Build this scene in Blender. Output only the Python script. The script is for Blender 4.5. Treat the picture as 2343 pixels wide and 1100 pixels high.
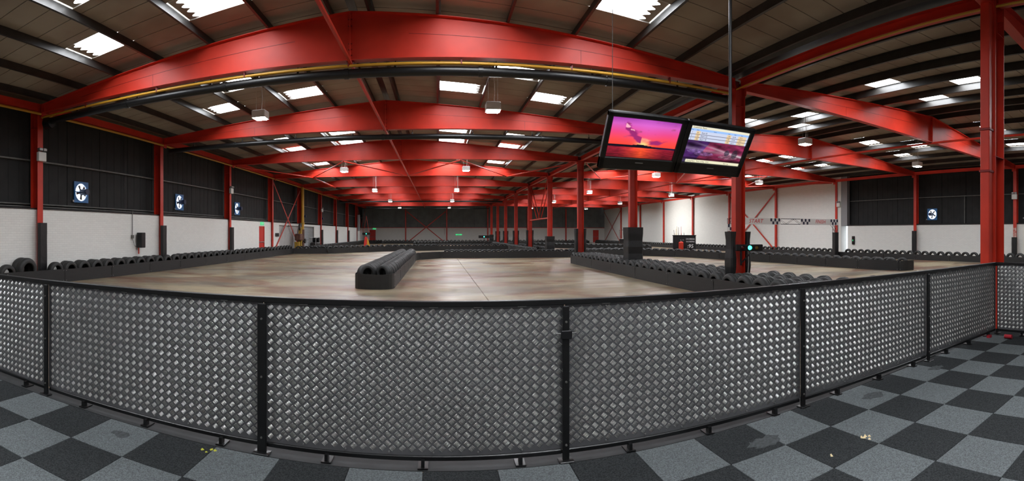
import bpy, math, random
import numpy as np
from mathutils import Vector, Matrix
rnd = random.Random(7)
PI = math.pi
for o in list(bpy.data.objects):
    bpy.data.objects.remove(o)
SC = bpy.context.scene
COL = SC.collection

# ------------------------------------------------------------------ camera: a swept panorama = central cylindrical projection
FP, XV, YH = 1100.0, 1002.0, 533.0          # pixels per radian, column of straight ahead, horizon row (of 2343 x 1100)
cam = bpy.data.cameras.new('camera'); camo = bpy.data.objects.new('camera', cam); COL.objects.link(camo)
camo.location = (0, 0, 1.6); camo.rotation_euler = (PI/2, 0, 0)
SC.render.engine = 'CYCLES'
cam.type = 'PANO'; cam.panorama_type = 'CENTRAL_CYLINDRICAL'
cam.central_cylindrical_radius = 1.0
cam.central_cylindrical_range_u_min = -XV/FP
cam.central_cylindrical_range_u_max = (2343-XV)/FP
cam.central_cylindrical_range_v_min = -(1100-YH)/FP
cam.central_cylindrical_range_v_max = YH/FP
cam.clip_start = 0.05; cam.clip_end = 300
SC.camera = camo

# ------------------------------------------------------------------ world, exposure
W = bpy.data.worlds.new('world'); SC.world = W; W.use_nodes = True
bg = W.node_tree.nodes['Background']; bg.inputs[0].default_value = (0.75, 0.82, 0.9, 1); bg.inputs[1].default_value = 1.0
SC.view_settings.view_transform = 'Standard'; SC.view_settings.look = 'None'
SC.view_settings.gamma = 1.0; SC.view_settings.use_curve_mapping = False
SC.view_settings.exposure = 0.92
SKY_E, LAMP_E, FAN_E = 13.0, 150.0, 1.7
SC.cycles.max_bounces = 8; SC.cycles.diffuse_bounces = 5; SC.cycles.glossy_bounces = 3
SC.cycles.sample_clamp_indirect = 4.0
SC.cycles.use_denoising = True
SC.cycles.caustics_reflective = False; SC.cycles.caustics_refractive = False

# ------------------------------------------------------------------ helpers
def lin(c):
    return tuple((v/255/12.92 if v/255 <= .04045 else ((v/255+.055)/1.055)**2.4) for v in c)

def mat(name, rgb, rough=.6, metal=0.0, var=0.0, scale=4.0, rgb2=None, bump=0.0, bscale=60.0, spec=.5, emit=0, stretch=None, detail=3):
    m = bpy.data.materials.new(name); m.use_nodes = True
    nt = m.node_tree; n = nt.nodes; l = nt.links; b = n['Principled BSDF']
    c = lin(rgb); b.inputs['Base Color'].default_value = (*c, 1)
    b.inputs['Roughness'].default_value = rough; b.inputs['Metallic'].default_value = metal
    b.inputs['Specular IOR Level'].default_value = spec
    if emit:
        b.inputs['Emission Color'].default_value = (*c, 1); b.inputs['Emission Strength'].default_value = emit
    tc = n.new('ShaderNodeNewGeometry')
    src = tc.outputs['Position']
    if stretch:
        mp = n.new('ShaderNodeMapping'); l.new(src, mp.inputs[0]); mp.inputs['Scale'].default_value = stretch; src = mp.outputs[0]
    if var or rgb2:
        t = n.new('ShaderNodeTexNoise'); t.inputs['Scale'].default_value = scale; t.inputs['Detail'].default_value = detail
        l.new(src, t.inputs['Vector'])
        r = n.new('ShaderNodeValToRGB'); l.new(t.outputs[0], r.inputs[0])
        c2 = lin(rgb2) if rgb2 else tuple(v*(1-var) for v in c)
        c1 = c if rgb2 else tuple(min(1, v*(1+var)) for v in c)
        r.color_ramp.elements[0].position = .35; r.color_ramp.elements[1].position = .65
        r.color_ramp.elements[0].color = (*c2, 1); r.color_ramp.elements[1].color = (*c1, 1)
        l.new(r.outputs[0], b.inputs['Base Color'])
    if bump:
        t = n.new('ShaderNodeTexNoise'); t.inputs['Scale'].default_value = bscale; t.inputs['Detail'].default_value = 2
        l.new(src, t.inputs['Vector'])
        bp = n.new('ShaderNodeBump'); bp.inputs['Strength'].default_value = bump; bp.inputs['Distance'].default_value = .01
        l.new(t.outputs[0], bp.inputs['Height']); l.new(bp.outputs[0], b.inputs['Normal'])
    return m

M = {}
M['red'] = mat('red_paint', (198, 50, 32), .46, spec=.35, var=.12, scale=1.2, bump=.05, bscale=25)
M['redcol'] = mat('red_column_paint', (188, 46, 26), .42, var=.12, scale=2)
M['redseam'] = mat('red_seam', (120, 22, 20), .5)
M['darksteel'] = mat('dark_purlin_paint', (44, 42, 40), .42, var=.25, scale=3)
M['board'] = mat('roof_board', (172, 165, 152), .75, rgb2=(140, 124, 113), scale=.45, bump=.1, bscale=30, detail=4)
M['wood'] = mat('timber', (110, 85, 60), .8, var=.2)
M['black'] = mat('black_plastic', (20, 20, 22), .35)
M['blackpaint'] = mat('black_gloss_paint', (14, 14, 15), .38, var=.2, scale=20)
M['rubber'] = mat('tyre_rubber', (36, 35, 34), .6, rgb2=(23, 23, 22), scale=5, bump=.15, bscale=90)
M['belt'] = mat('conveyor_belt_rubber', (28, 28, 28), .5, rgb2=(22, 22, 22), scale=3, bump=.2, bscale=20, stretch=(1, 1, 6))
M['pad'] = mat('black_crash_pad', (22, 22, 23), .4, bump=.5, bscale=9, var=.2)
M['cladf'] = mat('far_cladding', (104, 108, 108), .8, var=.15, scale=1)
M['clad'] = mat('black_cladding', (27, 27, 27), .8, var=.25, scale=2, bump=.3, bscale=40)
M['steelgrey'] = mat('grey_steel', (105, 104, 100), .5, .3, var=.15)
M['rail'] = mat('grey_rail', (92, 92, 88), .55, var=.2)
M['yellow'] = mat('yellow_gas_pipe', (195, 145, 42), .4)
M['whitebox'] = mat('white_enamel', (215, 213, 208), .4)
M['galv'] = mat('galvanised', (150, 150, 148), .4, .6)
M['blue'] = mat('blue_fan_enamel', (45, 105, 160), .4)
M['navy'] = mat('navy_motor', (14, 30, 62), .4)
M['brown'] = mat('rusty_brown', (95, 62, 50), .6, var=.3, scale=8)
M['duct'] = mat('grey_trim', (135, 134, 136), .5)
M['red_door'] = mat('red_door_paint', (196, 50, 42), .4)
M['white_door'] = mat('pale_door_paint', (176, 174, 172), .5, var=.05)
M['grey_shut'] = mat('grey_shutter', (128, 126, 124), .55, var=.1)
M['carpetA'] = mat('light_grey_carpet', (104, 109, 110), .95, var=.30, scale=120, bump=.6, bscale=300, spec=.1, detail=1)
M['carpetB'] = mat('charcoal_carpet', (52, 54, 55), .95, var=.40, scale=120, bump=.6, bscale=300, spec=.1, detail=1)
M['stain'] = mat('dark_carpet_stain', (76, 79, 80), .95, var=.2, scale=40, spec=.1)
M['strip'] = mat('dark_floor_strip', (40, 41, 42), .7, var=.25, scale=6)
M['text_red'] = mat('red_lettering', (205, 45, 50), .5)
M['text_white'] = mat('white_lettering', (220, 220, 220), .5)
M['navy_sq'] = mat('navy_check', (18, 20, 48), .5)
M['banner'] = mat('white_banner', (214, 211, 208), .55)
M['exit'] = mat('green_exit_sign', (60, 190, 120), .4, emit=.5)
M['go'] = mat('green_lamp_lit', (40, 255, 190), .3, emit=7)
M['amber_off'] = mat('amber_lamp_unlit', (110, 85, 25), .25)
M['red_off'] = mat('red_lamp_unlit', (70, 14, 14), .25)
M['lampface'] = mat('lamp_glass_lit', (246, 250, 255), .3, emit=LAMP_E)
M['yellow2'] = mat('worn_yellow_paint', (165, 130, 40), .5, var=.3, scale=9)
M['machine'] = mat('oily_dark_metal', (48, 44, 42), .5, var=.4, scale=9)
M['can'] = mat('red_can', (190, 50, 62), .3, .3)
M['crumb'] = mat('pale_litter', (225, 205, 160), .8)
M['litter_y'] = mat('yellow_litter', (190, 190, 60), .7)
M['cable'] = mat('white_cable', (190, 188, 184), .5)

def aluminium():
    m = mat('tread_plate_aluminium', (98, 98, 100), .5, .35, var=.1, scale=3)
    return m
M['alu'] = aluminium()
M['alubar'] = mat('tread_plate_bars', (196, 196, 192), .33, .92)

def floor_mat():
    m = bpy.data.materials.new('polished_concrete'); m.use_nodes = True
    nt = m.node_tree; n = nt.nodes; l = nt.links; b = n['Principled BSDF']
    g = n.new('ShaderNodeNewGeometry')
    def noise(scale, stretch, det=4, dist=0):
        mp = n.new('ShaderNodeMapping'); mp.inputs['Scale'].default_value = stretch; l.new(g.outputs['Position'], mp.inputs[0])
        t = n.new('ShaderNodeTexNoise'); t.inputs['Scale'].default_value = scale; t.inputs['Detail'].default_value = det
        t.inputs['Distortion'].default_value = dist
        l.new(mp.outputs[0], t.inputs['Vector']); return t.outputs[0]
    def ramp(src, a, b_, ca, cb):
        r = n.new('ShaderNodeValToRGB'); l.new(src, r.inputs[0]); e = r.color_ramp.elements
        e[0].position, e[1].position = a, b_; e[0].color = (*ca, 1); e[1].color = (*cb, 1); return r.outputs[0]
    base = ramp(noise(.22, (1, 1, 1), 3), .38, .62, lin((112, 99, 79)), lin((140, 126, 101)))
    def over(prev, fac, k, rgb):
        mx = n.new('ShaderNodeMix'); mx.data_type = 'RGBA'; mx.inputs['B'].default_value = (*lin(rgb), 1)
        q = n.new('ShaderNodeMath'); q.operation = 'MULTIPLY'; q.inputs[1].default_value = k
        l.new(fac, q.inputs[0]); l.new(q.outputs[0], mx.inputs['Factor']); l.new(prev, mx.inputs['A']); return mx.outputs['Result']
    c1 = over(base, ramp(noise(.30, (1, 1.5, 1), 3, .5), .49, .57, (0, 0, 0), (1, 1, 1)), .85, (98, 64, 47))
    c2 = over(c1, ramp(noise(.40, (.6, 1.5, 1), 4, .4), .52, .60, (0, 0, 0), (1, 1, 1)), .75, (92, 86, 75))
    c3 = over(c2, ramp(noise(1.6, (.8, 1.4, 1), 4, .5), .46, .64, (0, 0, 0), (1, 1, 1)), .3, (150, 136, 110))
    l.new(c3, b.inputs['Base Color'])
    rr = n.new('ShaderNodeMapRange'); l.new(noise(.5, (.6, 1.4, 1), 4), rr.inputs[0])
    rr.inputs[1].default_value = .35; rr.inputs[2].default_value = .65; rr.inputs[3].default_value = .28; rr.inputs[4].default_value = .55
    l.new(rr.outputs[0], b.inputs['Roughness'])
    bp = n.new('ShaderNodeBump'); bp.inputs['Strength'].default_value = .12; bp.inputs['Distance'].default_value = .01
    l.new(noise(7, (1, 1, 1), 3), bp.inputs['Height']); l.new(bp.outputs[0], b.inputs['Normal'])
    b.inputs['Specular IOR Level'].default_value = .33
    return m
M['floor'] = floor_mat()

def brick_mat(name, rgb, axis):
    m = bpy.data.materials.new(name); m.use_nodes = True
    nt = m.node_tree; n = nt.nodes; l = nt.links; b = n['Principled BSDF']
    g = n.new('ShaderNodeNewGeometry'); s = n.new('ShaderNodeSeparateXYZ'); l.new(g.outputs['Position'], s.inputs[0])
    cb = n.new('ShaderNodeCombineXYZ'); l.new(s.outputs[axis], cb.inputs[0]); l.new(s.outputs[2], cb.inputs[1])
    t = n.new('ShaderNodeTexBrick'); l.new(cb.outputs[0], t.inputs['Vector'])
    t.inputs['Scale'].default_value = 1; t.inputs['Brick Width'].default_value = .225; t.inputs['Row Height'].default_value = .075
    t.inputs['Mortar Size'].default_value = .007; t.inputs['Mortar Smooth'].default_value = .4
    c = lin(rgb); t.inputs['Color1'].default_value = (*c, 1); t.inputs['Color2'].default_value = (*[v*.95 for v in c], 1)
    t.inputs['Mortar'].default_value = (*[v*.86 for v in c], 1)
    l.new(t.outputs[0], b.inputs['Base Color']); b.inputs['Roughness'].default_value = .6
    bp = n.new('ShaderNodeBump'); bp.inputs['Strength'].default_value = .5; bp.inputs['Distance'].default_value = .006; bp.invert = True
    l.new(t.outputs['Fac'], bp.inputs['Height']); l.new(bp.outputs[0], b.inputs['Normal'])
    return m
M['brick_y'] = brick_mat('painted_brick_side', (228, 227, 222), 1)
M['brick_x'] = brick_mat('painted_brick_end', (226, 225, 220), 0)

def emis(name, rgb, s):
    m = bpy.data.materials.new(name); m.use_nodes = True
    nt = m.node_tree; nt.nodes.clear()
    e = nt.nodes.new('ShaderNodeEmission'); e.inputs[0].default_value = (*lin(rgb), 1); e.inputs[1].default_value = s
    o = nt.nodes.new('ShaderNodeOutputMaterial'); nt.links.new(e.outputs[0], o.inputs[0]); return m
M['sky'] = emis('daylit_rooflight_sheet', (246, 250, 255), SKY_E)
M['fanlight'] = emis('daylight_behind_fan', (225, 238, 255), FAN_E)

def screen_mat():
    m = bpy.data.materials.new('lit_screen'); m.use_nodes = True
    nt = m.node_tree; nt.nodes.clear()
    a = nt.nodes.new('ShaderNodeVertexColor'); a.layer_name = 'pic'
    e = nt.nodes.new('ShaderNodeEmission'); e.inputs[1].default_value = .62; nt.links.new(a.outputs[0], e.inputs[0])
    g = nt.nodes.new('ShaderNodeBsdfGlossy'); g.inputs['Roughness'].default_value = .15; g.inputs[0].default_value = (.03, .03, .03, 1)
    ad = nt.nodes.new('ShaderNodeAddShader'); nt.links.new(e.outputs[0], ad.inputs[0]); nt.links.new(g.outputs[0], ad.inputs[1])
    o = nt.nodes.new('ShaderNodeOutputMaterial'); nt.links.new(ad.outputs[0], o.inputs[0]); return m
M['screen'] = screen_mat()

TINY = set('clip clip_bolt joint_sleeve running_man_symbol hanger_rod stiffener bolt apex_bolts weld_seam rivet checks shutter_slats guard dial rooflight_curb clamp_bolt screen_text truss tower section frame handle_frame linkage'.split())
class MB:
    """collects shapes, builds one mesh object"""
    def __init__(s): s.v = []; s.f = []; s.mi = []; s.cur = 0
    def add(s, vs, fs):
        o = len(s.v); s.v += [tuple(p) for p in vs]; s.f += [tuple(i+o for i in f) for f in fs]; s.mi += [s.cur]*len(fs); return s
    def box(s, x0, x1, y0, y1, z0, z1):
        return s.add([(x0,y0,z0),(x1,y0,z0),(x1,y1,z0),(x0,y1,z0),(x0,y0,z1),(x1,y0,z1),(x1,y1,z1),(x0,y1,z1)],
                     [(0,3,2,1),(4,5,6,7),(0,1,5,4),(1,2,6,5),(2,3,7,6),(3,0,4,7)])
    def cbox(s, x0, x1, y0, y1, z0, z1, c=.01):
        """box with chamfered vertical edges and top rim"""
        x0, x1 = min(x0,x1), max(x0,x1); y0, y1 = min(y0,y1), max(y0,y1)
        def ring(d, z):
            return [(x0+c+d,y0+d,z),(x1-c-d,y0+d,z),(x1-d,y0+c+d,z),(x1-d,y1-c-d,z),(x1-c-d,y1-d,z),(x0+c+d,y1-d,z),(x0+d,y1-c-d,z),(x0+d,y0+c+d,z)]
        vs = ring(c, z0)+ring(0, z0+c)+ring(0, z1-c)+ring(c, z1)
        fs = [tuple(range(7,-1,-1)), tuple(range(24,32))]
        for k in range(3):
            for i in range(8):
                j = (i+1) % 8; fs.append((k*8+i, k*8+j, k*8+8+j, k*8+8+i))
        return s.add(vs, fs)
    def bar(s, p, q, w, h, up=(0,0,1)):
        p, q = Vector(p), Vector(q); d = (q-p).normalized(); u = Vector(up)
        if abs(d.dot(u)) > .98: u = Vector((1,0,0))
        a = d.cross(u).normalized()*w/2; b = a.cross(d).normalized()*h/2
        vs = [p-a-b, p+a-b, p+a+b, p-a+b, q-a-b, q+a-b, q+a+b, q-a+b]
        return s.add(vs, [(0,1,2,3),(7,6,5,4),(0,4,5,1),(1,5,6,2),(2,6,7,3),(3,7,4,0)])
    def tube(s, p, q, r, n=10, r2=None):
        p, q = Vector(p), Vector(q); d = (q-p).normalized(); u = Vector((0,0,1)) if abs(d.z) < .9 else Vector((1,0,0))
        a = d.cross(u).normalized(); b = d.cross(a); r2 = r if r2 is None else r2
        vs = [p+(a*math.cos(2*PI*i/n)+b*math.sin(2*PI*i/n))*r for i in range(n)]+[q+(a*math.cos(2*PI*i/n)+b*math.sin(2*PI*i/n))*r2 for i in range(n)]
        return s.add(vs, [tuple(range(n)), tuple(range(2*n-1,n-1,-1))]+[(i, n+i, n+(i+1)%n, (i+1)%n) for i in range(n)])
    def path(s, pts, r, n=8):
        for a, b in zip(pts[:-1], pts[1:]): s.tube(a, b, r, n)
        return s
    def prism(s, pts2, axis, a, b):
        """polygon extruded along an axis from a to b; pts2 in the other two axes"""
        def P(u, w, t):
            return {'x': (t,u,w), 'y': (u,t,w), 'z': (u,w,t)}[axis]
        n = len(pts2)
        vs = [P(u,w,a) for u, w in pts2]+[P(u,w,b) for u, w in pts2]
        return s.add(vs, [tuple(range(n)), tuple(range(2*n-1,n-1,-1))]+[(i, (i+1)%n, n+(i+1)%n, n+i) for i in range(n)])
    def lathe(s, prof, n, axis='x', c=(0,0,0)):
        """closed profile of (radius, along) turned around an axis"""
        m = len(prof); vs = []
        for i in range(n):
            t = 2*PI*i/n; cs, sn = math.cos(t), math.sin(t)
            for r, h in prof:
                vs.append((c[0]+h, c[1]+r*cs, c[2]+r*sn) if axis == 'x' else (c[0]+r*cs, c[1]+h, c[2]+r*sn) if axis == 'y' else (c[0]+r*cs, c[1]+r*sn, c[2]+h))
        fs = []
        for i in range(n):
            for j in range(m):
                fs.append((i*m+j, ((i+1)%n)*m+j, ((i+1)%n)*m+(j+1)%m, i*m+(j+1)%m))
        return s.add(vs, fs)
    def mesh(s, name, mats, smooth=False, fix=True):
        me = bpy.data.meshes.new(name); me.from_pydata(s.v, [], s.f)
        for m in (mats if isinstance(mats, (list, tuple)) else [mats]): me.materials.append(M[m] if isinstance(m, str) else m)
        if any(s.mi): me.polygons.foreach_set('material_index', s.mi)
        if smooth: me.polygons.foreach_set('use_smooth', [True]*len(me.polygons))
        me.update()
        if fix:
            import bmesh
            bm = bmesh.new(); bm.from_mesh(me); bmesh.ops.recalc_face_normals(bm, faces=bm.faces); bm.to_mesh(me); bm.free()
        if smooth: 
            try: me.set_sharp_from_angle(angle=math.radians(40))
            except Exception: pass
        return me
    def build(s, name, mats, parent=None, smooth=False, loc=None, **props):
        if name in TINY: props['kind'] = 'stuff'
        return link(name, s.mesh(name, mats, smooth), parent, loc, **props)

def link(name, me, parent=None, loc=None, rotz=0, **props):
    o = bpy.data.objects.new(name, me); COL.objects.link(o)
    if parent: o.parent = parent
    if loc: o.location = loc
    if rotz: o.rotation_euler = (0,0,rotz)
    for k, v in props.items(): o[k] = v
    return o
def thing(name, label, cat, loc=(0,0,0), rotz=0, group=None):
    o = bpy.data.objects.new(name, None); COL.objects.link(o); o.empty_display_size = .1
    o.location = loc; o.rotation_euler = (0,0,rotz); o['label'] = label; o['category'] = cat
    if group: o['group'] = group
    return o
def struct(name, loc=(0,0,0)):
    o = bpy.data.objects.new(name, None); COL.objects.link(o); o.empty_display_size = .1; o.location = loc; o['kind'] = 'structure'; return o
def copy_tree(root, loc, rotz=0, label=None, group=None):
    r = root.copy(); COL.objects.link(r); r.location = loc; r.rotation_euler = (0,0,rotz)
    if label: r['label'] = label
    if group: r['group'] = group
    for ch in root.children:
        c = ch.copy(); COL.objects.link(c); c.parent = r
        for g in ch.children:
            d = g.copy(); COL.objects.link(d); d.parent = c
    return r
def text(name, body, size, mname, parent, loc, rot, shear=0.0, align='CENTER', extrude=.002, sx=1.0):
    cu = bpy.data.curves.new(name, 'FONT'); cu.body = body; cu.size = size; cu.align_x = align; cu.align_y = 'CENTER'
    cu.shear = shear; cu.extrude = extrude; cu.resolution_u = 2
    cu.materials.append(M[mname]); tmp = bpy.data.objects.new('tmp', cu); me = bpy.data.meshes.new_from_object(tmp); bpy.data.objects.remove(tmp)
    o = bpy.data.objects.new(name, me); COL.objects.link(o); o['kind'] = 'stuff'; o.parent = parent; o.location = loc; o.rotation_euler = rot; o.scale = (sx, 1, 1)
    return o
ORD = ['first', 'second', 'third', 'fourth', 'fifth', 'sixth', 'seventh', 'eighth', 'ninth', 'tenth', 'eleventh', 'twelfth']

# ------------------------------------------------------------------ the plan of the hall
YF = lambda k: 3.38 + 7.2*k
NF = 10                                     # frames 0..9 (and one behind the viewer)
XL, XM, XR = -11.5, 7.63, 27.2
SPANS = [(-1.94, XL, XM), (17.42, XM, XR)]
HALF = 9.57
YB, YE = -9.0, 76.0
SLOPE = .084
ztop = lambda dx: 6.52 - SLOPE*abs(dx)      # top of the rafters
zroof = lambda dx: 6.74 - SLOPE*abs(dx)     # underside of the boards
PUR = [.45, 1.95, 3.5, 5.05, 6.45, 7.8, 9.1]
CELLS = [(0, .45), (.45, 1.95), (1.95, 3.5), (3.5, 5.05), (5.05, 6.45), (6.45, 7.8), (7.8, 9.1), (9.1, 9.6)]
ROWS_AC = [-5.85, 1.35, 8.55, 15.7, 22.4, 24.95, 29.1, 30.85, 37.0, 44.4, 51.6, 58.8, 66.0]
ROWS_B = [-.8, 6.35, 13.65, 20.8, 35.2, 42.4, 49.6, 56.8, 64.0]
def proj(X, Y, Z):
    return XV+FP*math.atan2(X, Y), YH-FP*(Z-1.6)/math.hypot(X, Y)

# ------------------------------------------------------------------ floor
floor = struct('floor')
gx = [-12.15, -5.4, 1.2, 7.7, 14.3, 20.8, 27.8]
gy = [3.22, 4.8]+[12+7.2*i for i in range(9)]+[YE+.1]
for i in range(len(gx)-1):
    for j in range(len(gy)-1):
        g = .0035
        MB().cbox(gx[i]+g, gx[i+1]-g, gy[j]+(0 if j == 0 else g), gy[j+1]-g, -.12, 0, .008).build('floor_slab', 'floor', floor)
MB().box(-12.2, 27.9, 3.2, YE+.2, -.2, -.03).build('floor_base', 'strip', floor)
MB().box(-12.2, 27.9, YB-.1, 3.22, -.2, -.006).build('carpet_underlay', 'carpetB', floor)
MB().box(-12.0, 7.3, 3.225, 3.42, -.02, .003).build('shaded_floor_strip', 'strip', floor)  # grey floor below the fence, its shade put into the dark colour
tileA = MB().cbox(.002, .498, .002, .498, -.0055, .004, .002).mesh('carpet_tile', 'carpetA')
tileB = MB().cbox(.002, .498, .002, .498, -.0055, .004, .002).mesh('carpet_tile', 'carpetB')
for i in range(-11, 14):
    for j in range(-3, 6):
        x0, y0 = .5*i-.1, .5*j+.22
        if x0+.5 > 6.99 and i > 13: continue
        link('carpet_tile', tileA if (i+j) % 2 == 0 else tileB, floor, (x0, y0, 0))
def blob(cx, cy, r, z, seed, sx=1.0):
    q = random.Random(seed); n = 18
    vs = [(cx+sx*r*(.7+.5*q.random())*math.cos(2*PI*i/n), cy+r*(.5+.5*q.random())*math.sin(2*PI*i/n), z) for i in range(n)]
    b = MB(); b.add([(cx, cy, z)]+vs, [(0, 1+i, 1+(i+1) % n) for i in range(n)]); return b
for k, (cx, cy, r) in enumerate([(3.72, 2.92, .10), (2.32, 2.86, .12), (4.9, 2.9, .09), (-2.34, 3.02, .07)]):
    blob(cx, cy, r, .0046, k, 1.3).build('carpet_stain', 'stain', floor)

# ------------------------------------------------------------------ ceiling: boards, purlins, rooflights, gutter
ceil = struct('ceiling')
def corr(y0, y1, x0, x1, z0, z1, up=.02):
    """corrugated sheet, waves run along y, slopes along x"""
    b = MB(); n = 42; vs = []
    for i in range(n+1):
        y = y0+(y1-y0)*i/n; w = .022*math.sin(2*PI*(y-y0)/.235)
        vs += [(x0, y, z0+up+w), (x1, y, z1+up+w)]
    b.add(vs, [(2*i, 2*i+1, 2*i+3, 2*i+2) for i in range(n)]); return b
panels = []; skyl = []
for si, (xr, xa, xb) in enumerate(SPANS):
    for sg in (-1, 1):
        for ci, (a, b_) in enumerate(CELLS):
            rows = ROWS_AC if ci in (2, 4) else ROWS_B if ci == 3 else []
            cuts = sorted([(y, y+1.0) for y in rows])
            y = YB + .0
            edges = []
            y0 = 8.25 - .63*28
            joints = [y0+.63*i for i in range(140)]
            joints = [YB]+[j for j in joints if YB+.1 < j < YE]+[YE]
            for u, v in zip(joints[:-1], joints[1:]):
                segs = [(u, v)]
                for c0, c1 in cuts:
                    ns = []
                    for s0, s1 in segs:
                        if c1 <= s0 or c0 >= s1: ns.append((s0, s1)); continue
                        if c0 > s0: ns.append((s0, c0))
                        if c1 < s1: ns.append((c1, s1))
                    segs = ns
                for s0, s1 in segs:
                    if s1-s0 > .03: panels.append((si, sg, a, b_, s0, s1))
            for c0, c1 in cuts: skyl.append((si, sg, a, b_, c0, c1))
def panel_mb(b, si, sg, a, b_, s0, s1):
    xr = SPANS[si][0]; g = .011
    def V(d, y, dz): return (xr+sg*d, y, zroof(d)+dz)
    prof = [(s0+g, 0), (s1-g, 0), (s1-g, .02), (s1, .02), (s1, .045), (s0, .045), (s0, .02), (s0+g, .02)]
    n = 8; vs = [V(a, y, dz) for y, dz in prof]+[V(b_, y, dz) for y, dz in prof]
    b.add(vs, [tuple(range(n)), tuple(range(2*n-1, n-1, -1))]+[(i, (i+1) % n, n+(i+1) % n, n+i) for i in range(n)])
def seen(p):
    si, sg, a, b_, s0, s1 = p; x = SPANS[si][0]+sg*(a+b_)/2; y = (s0+s1)/2
    if y < .5: return 1e6
    px, py = proj(x, y, zroof((a+b_)/2))
    if px < -30 or px > 2370 or py < -15: return 1e6
    return math.hypot(x, y)
panels.sort(key=seen)
for p in panels[:290]:
    b = MB(); panel_mb(b, *p); b.build('roof_board', 'board', ceil)
far = {}
for p in panels[290:]:
    far.setdefault((p[0], p[1]), MB()); panel_mb(far[(p[0], p[1])], *p)
for k, b in far.items():
    b.build('roof_boards_far', 'board', ceil, kind='stuff')
for si, sg, a, b_, c0, c1 in skyl:
    xr = SPANS[si][0]
    sk = corr(c0-.03, c1+.03, xr+sg*(a+.02), xr+sg*(b_-.02), zroof(a)+.05, zroof(b_)+.05).build('rooflight_sheet', 'sky', ceil, smooth=True)
    f = MB(); ins = .03
    for y in (c0, c1):
        f.bar((xr+sg*a, y, zroof(a)+.03), (xr+sg*b_, y, zroof(b_)+.03), .02, .07)
    f.build('rooflight_curb', 'whitebox', sk)
    # the corrugated cut end of the sheet, lapped over the lower purlin
    e = MB(); n = 36; x0 = xr+sg*(b_-.16); zz = zroof(b_-.16); vs = []
    for i in range(n+1):
        y = c0+(c1-c0)*i/n; w = .03*math.sin(2*PI*(y-c0)/.235)
        vs += [(x0-sg*.14*(.5+.5*math.sin(2*PI*(y-c0)/.235)), y, zz+.02), (xr+sg*(b_-.02), y, zroof(b_)+.02)]
    e.add(vs, [(2*i, 2*i+1, 2*i+3, 2*i+2) for i in range(n)])
    e.build('sheet_end', 'board', sk)
for si, (xr, xa, xb) in enumerate(SPANS):
    for sg in (-1, 1):
        for d in PUR:
            x = xr+sg*d; zt = zroof(d)-.002; zb = ztop(d)+.001; w = .055*sg
            b = MB()
            pts = [(x-w, zb+.006*0), (x+.006*sg, zb), (x+.006*sg, zt-.008), (x+w, zt-.008), (x+w, zt), (x-.006*sg, zt), (x-.006*sg, zb+.008), (x-w, zb+.008)]
            b.prism(pts, 'y', YB, YE)
            b.build('purlin', 'darksteel', ceil)
    for k in range(-1, NF):
        pass
# ridge cap strips and valley gutter
for xr, xa, xb in SPANS:
    MB().prism([(xr-.1, zroof(.1)-.004), (xr, zroof(0)-.004), (xr+.1, zroof(.1)-.004), (xr+.1, zroof(.1)-.012), (xr, zroof(0)-.012), (xr-.1, zroof(.1)-.012)], 'y', YB, YE).build('ridge_strip', 'darksteel', ceil)
MB().prism([(XM-.42, 5.98), (XM-.22, 5.80), (XM+.22, 5.80), (XM+.42, 5.98), (XM+.38, 6.0), (XM+.2, 5.84), (XM-.2, 5.84), (XM-.38, 6.0)], 'y', YB, YE).build('valley_gutter', 'darksteel', ceil)
MB().box(-12.3, XL-.02, YB, YE, 5.93, 6.0).build('eaves_board', 'board', ceil)
MB().box(XR-.05, 27.9, YB, YE, 5.9, 6.0).build('eaves_board', 'board', ceil)

# ------------------------------------------------------------------ walls
def clad_side(wall, xface, sgn, y0, y1, z0, z1, ph):
    """panels on a side wall, 1.8 m wide; sgn = +1 when the face looks to +x"""
    b = MB().box(min(xface-sgn*.2, xface-sgn*.06), max(xface-sgn*.2, xface-sgn*.06), y0, y1, z0-.1, z1+.3); b.build('wall_backing', 'clad', wall)
    y = ph
    while y < y1:
        a, c = max(y, y0), min(y+1.8, y1)
        if c-a > .05:
            xs = sorted((xface-sgn*.055, xface))
            bb = MB().cbox(xs[0], xs[1], a+.012, c-.012, z0, z1, .006)
            for t in (.45, .9, 1.35):
                if a+t < c-.1: bb.box(min(xface, xface+sgn*.008), max(xface, xface+sgn*.008), a+t-.012, a+t+.012, z0+.02, z1-.02)
            bb.build('cladding_panel', 'clad', wall)
        y += 1.8
wl = struct('wall_left')
MB().box(-12.2, -11.62, YB, 29.78, 0, 2.37).build('brick_dado', 'brick_y', wl)
MB().box(-12.2, -11.62, 30.84, 33.9, 0, 2.37).build('brick_dado', 'brick_y', wl)
MB().box(-12.2, -11.62, 29.78, 30.84, 2.06, 2.37).build('brick_lintel', 'brick_y', wl)
MB().box(-12.2, -11.62, 33.9, 44.1, 2.19, 2.37).build('brick_lintel', 'brick_y', wl)
MB().box(-12.2, -11.62, 44.1, YE, 0, 2.37).build('brick_dado', 'brick_y', wl)
clad_side(wl, -12.03, 1, YB, YE, 2.5, 5.95, YF(-2)-.0)
MB().box(-12.05, -11.6, YB, YE, 2.37, 2.41).build('wall_ledge', 'blackpaint', wl)
MB().prism([(-12.03, 3.98), (-11.93, 3.98), (-11.93, 4.03), (-11.95, 4.03), (-11.95, 4.0), (-12.03, 4.0)], 'y', YB, YE).build('sheeting_rail', 'rail', wl)
MB().tube((-11.97, YB, 2.56), (-11.97, YE-8, 2.56), .028, 8).build('conduit_pipe', 'rail', wl)
MB().tube((-11.9, YB, 2.47), (-11.9, 38, 2.47), .022, 8).build('conduit_pipe', 'steelgrey', wl)
MB().box(-11.6, -11.42, YB, YE, 5.52, 5.76).build('eaves_beam', 'red', wl)

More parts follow.
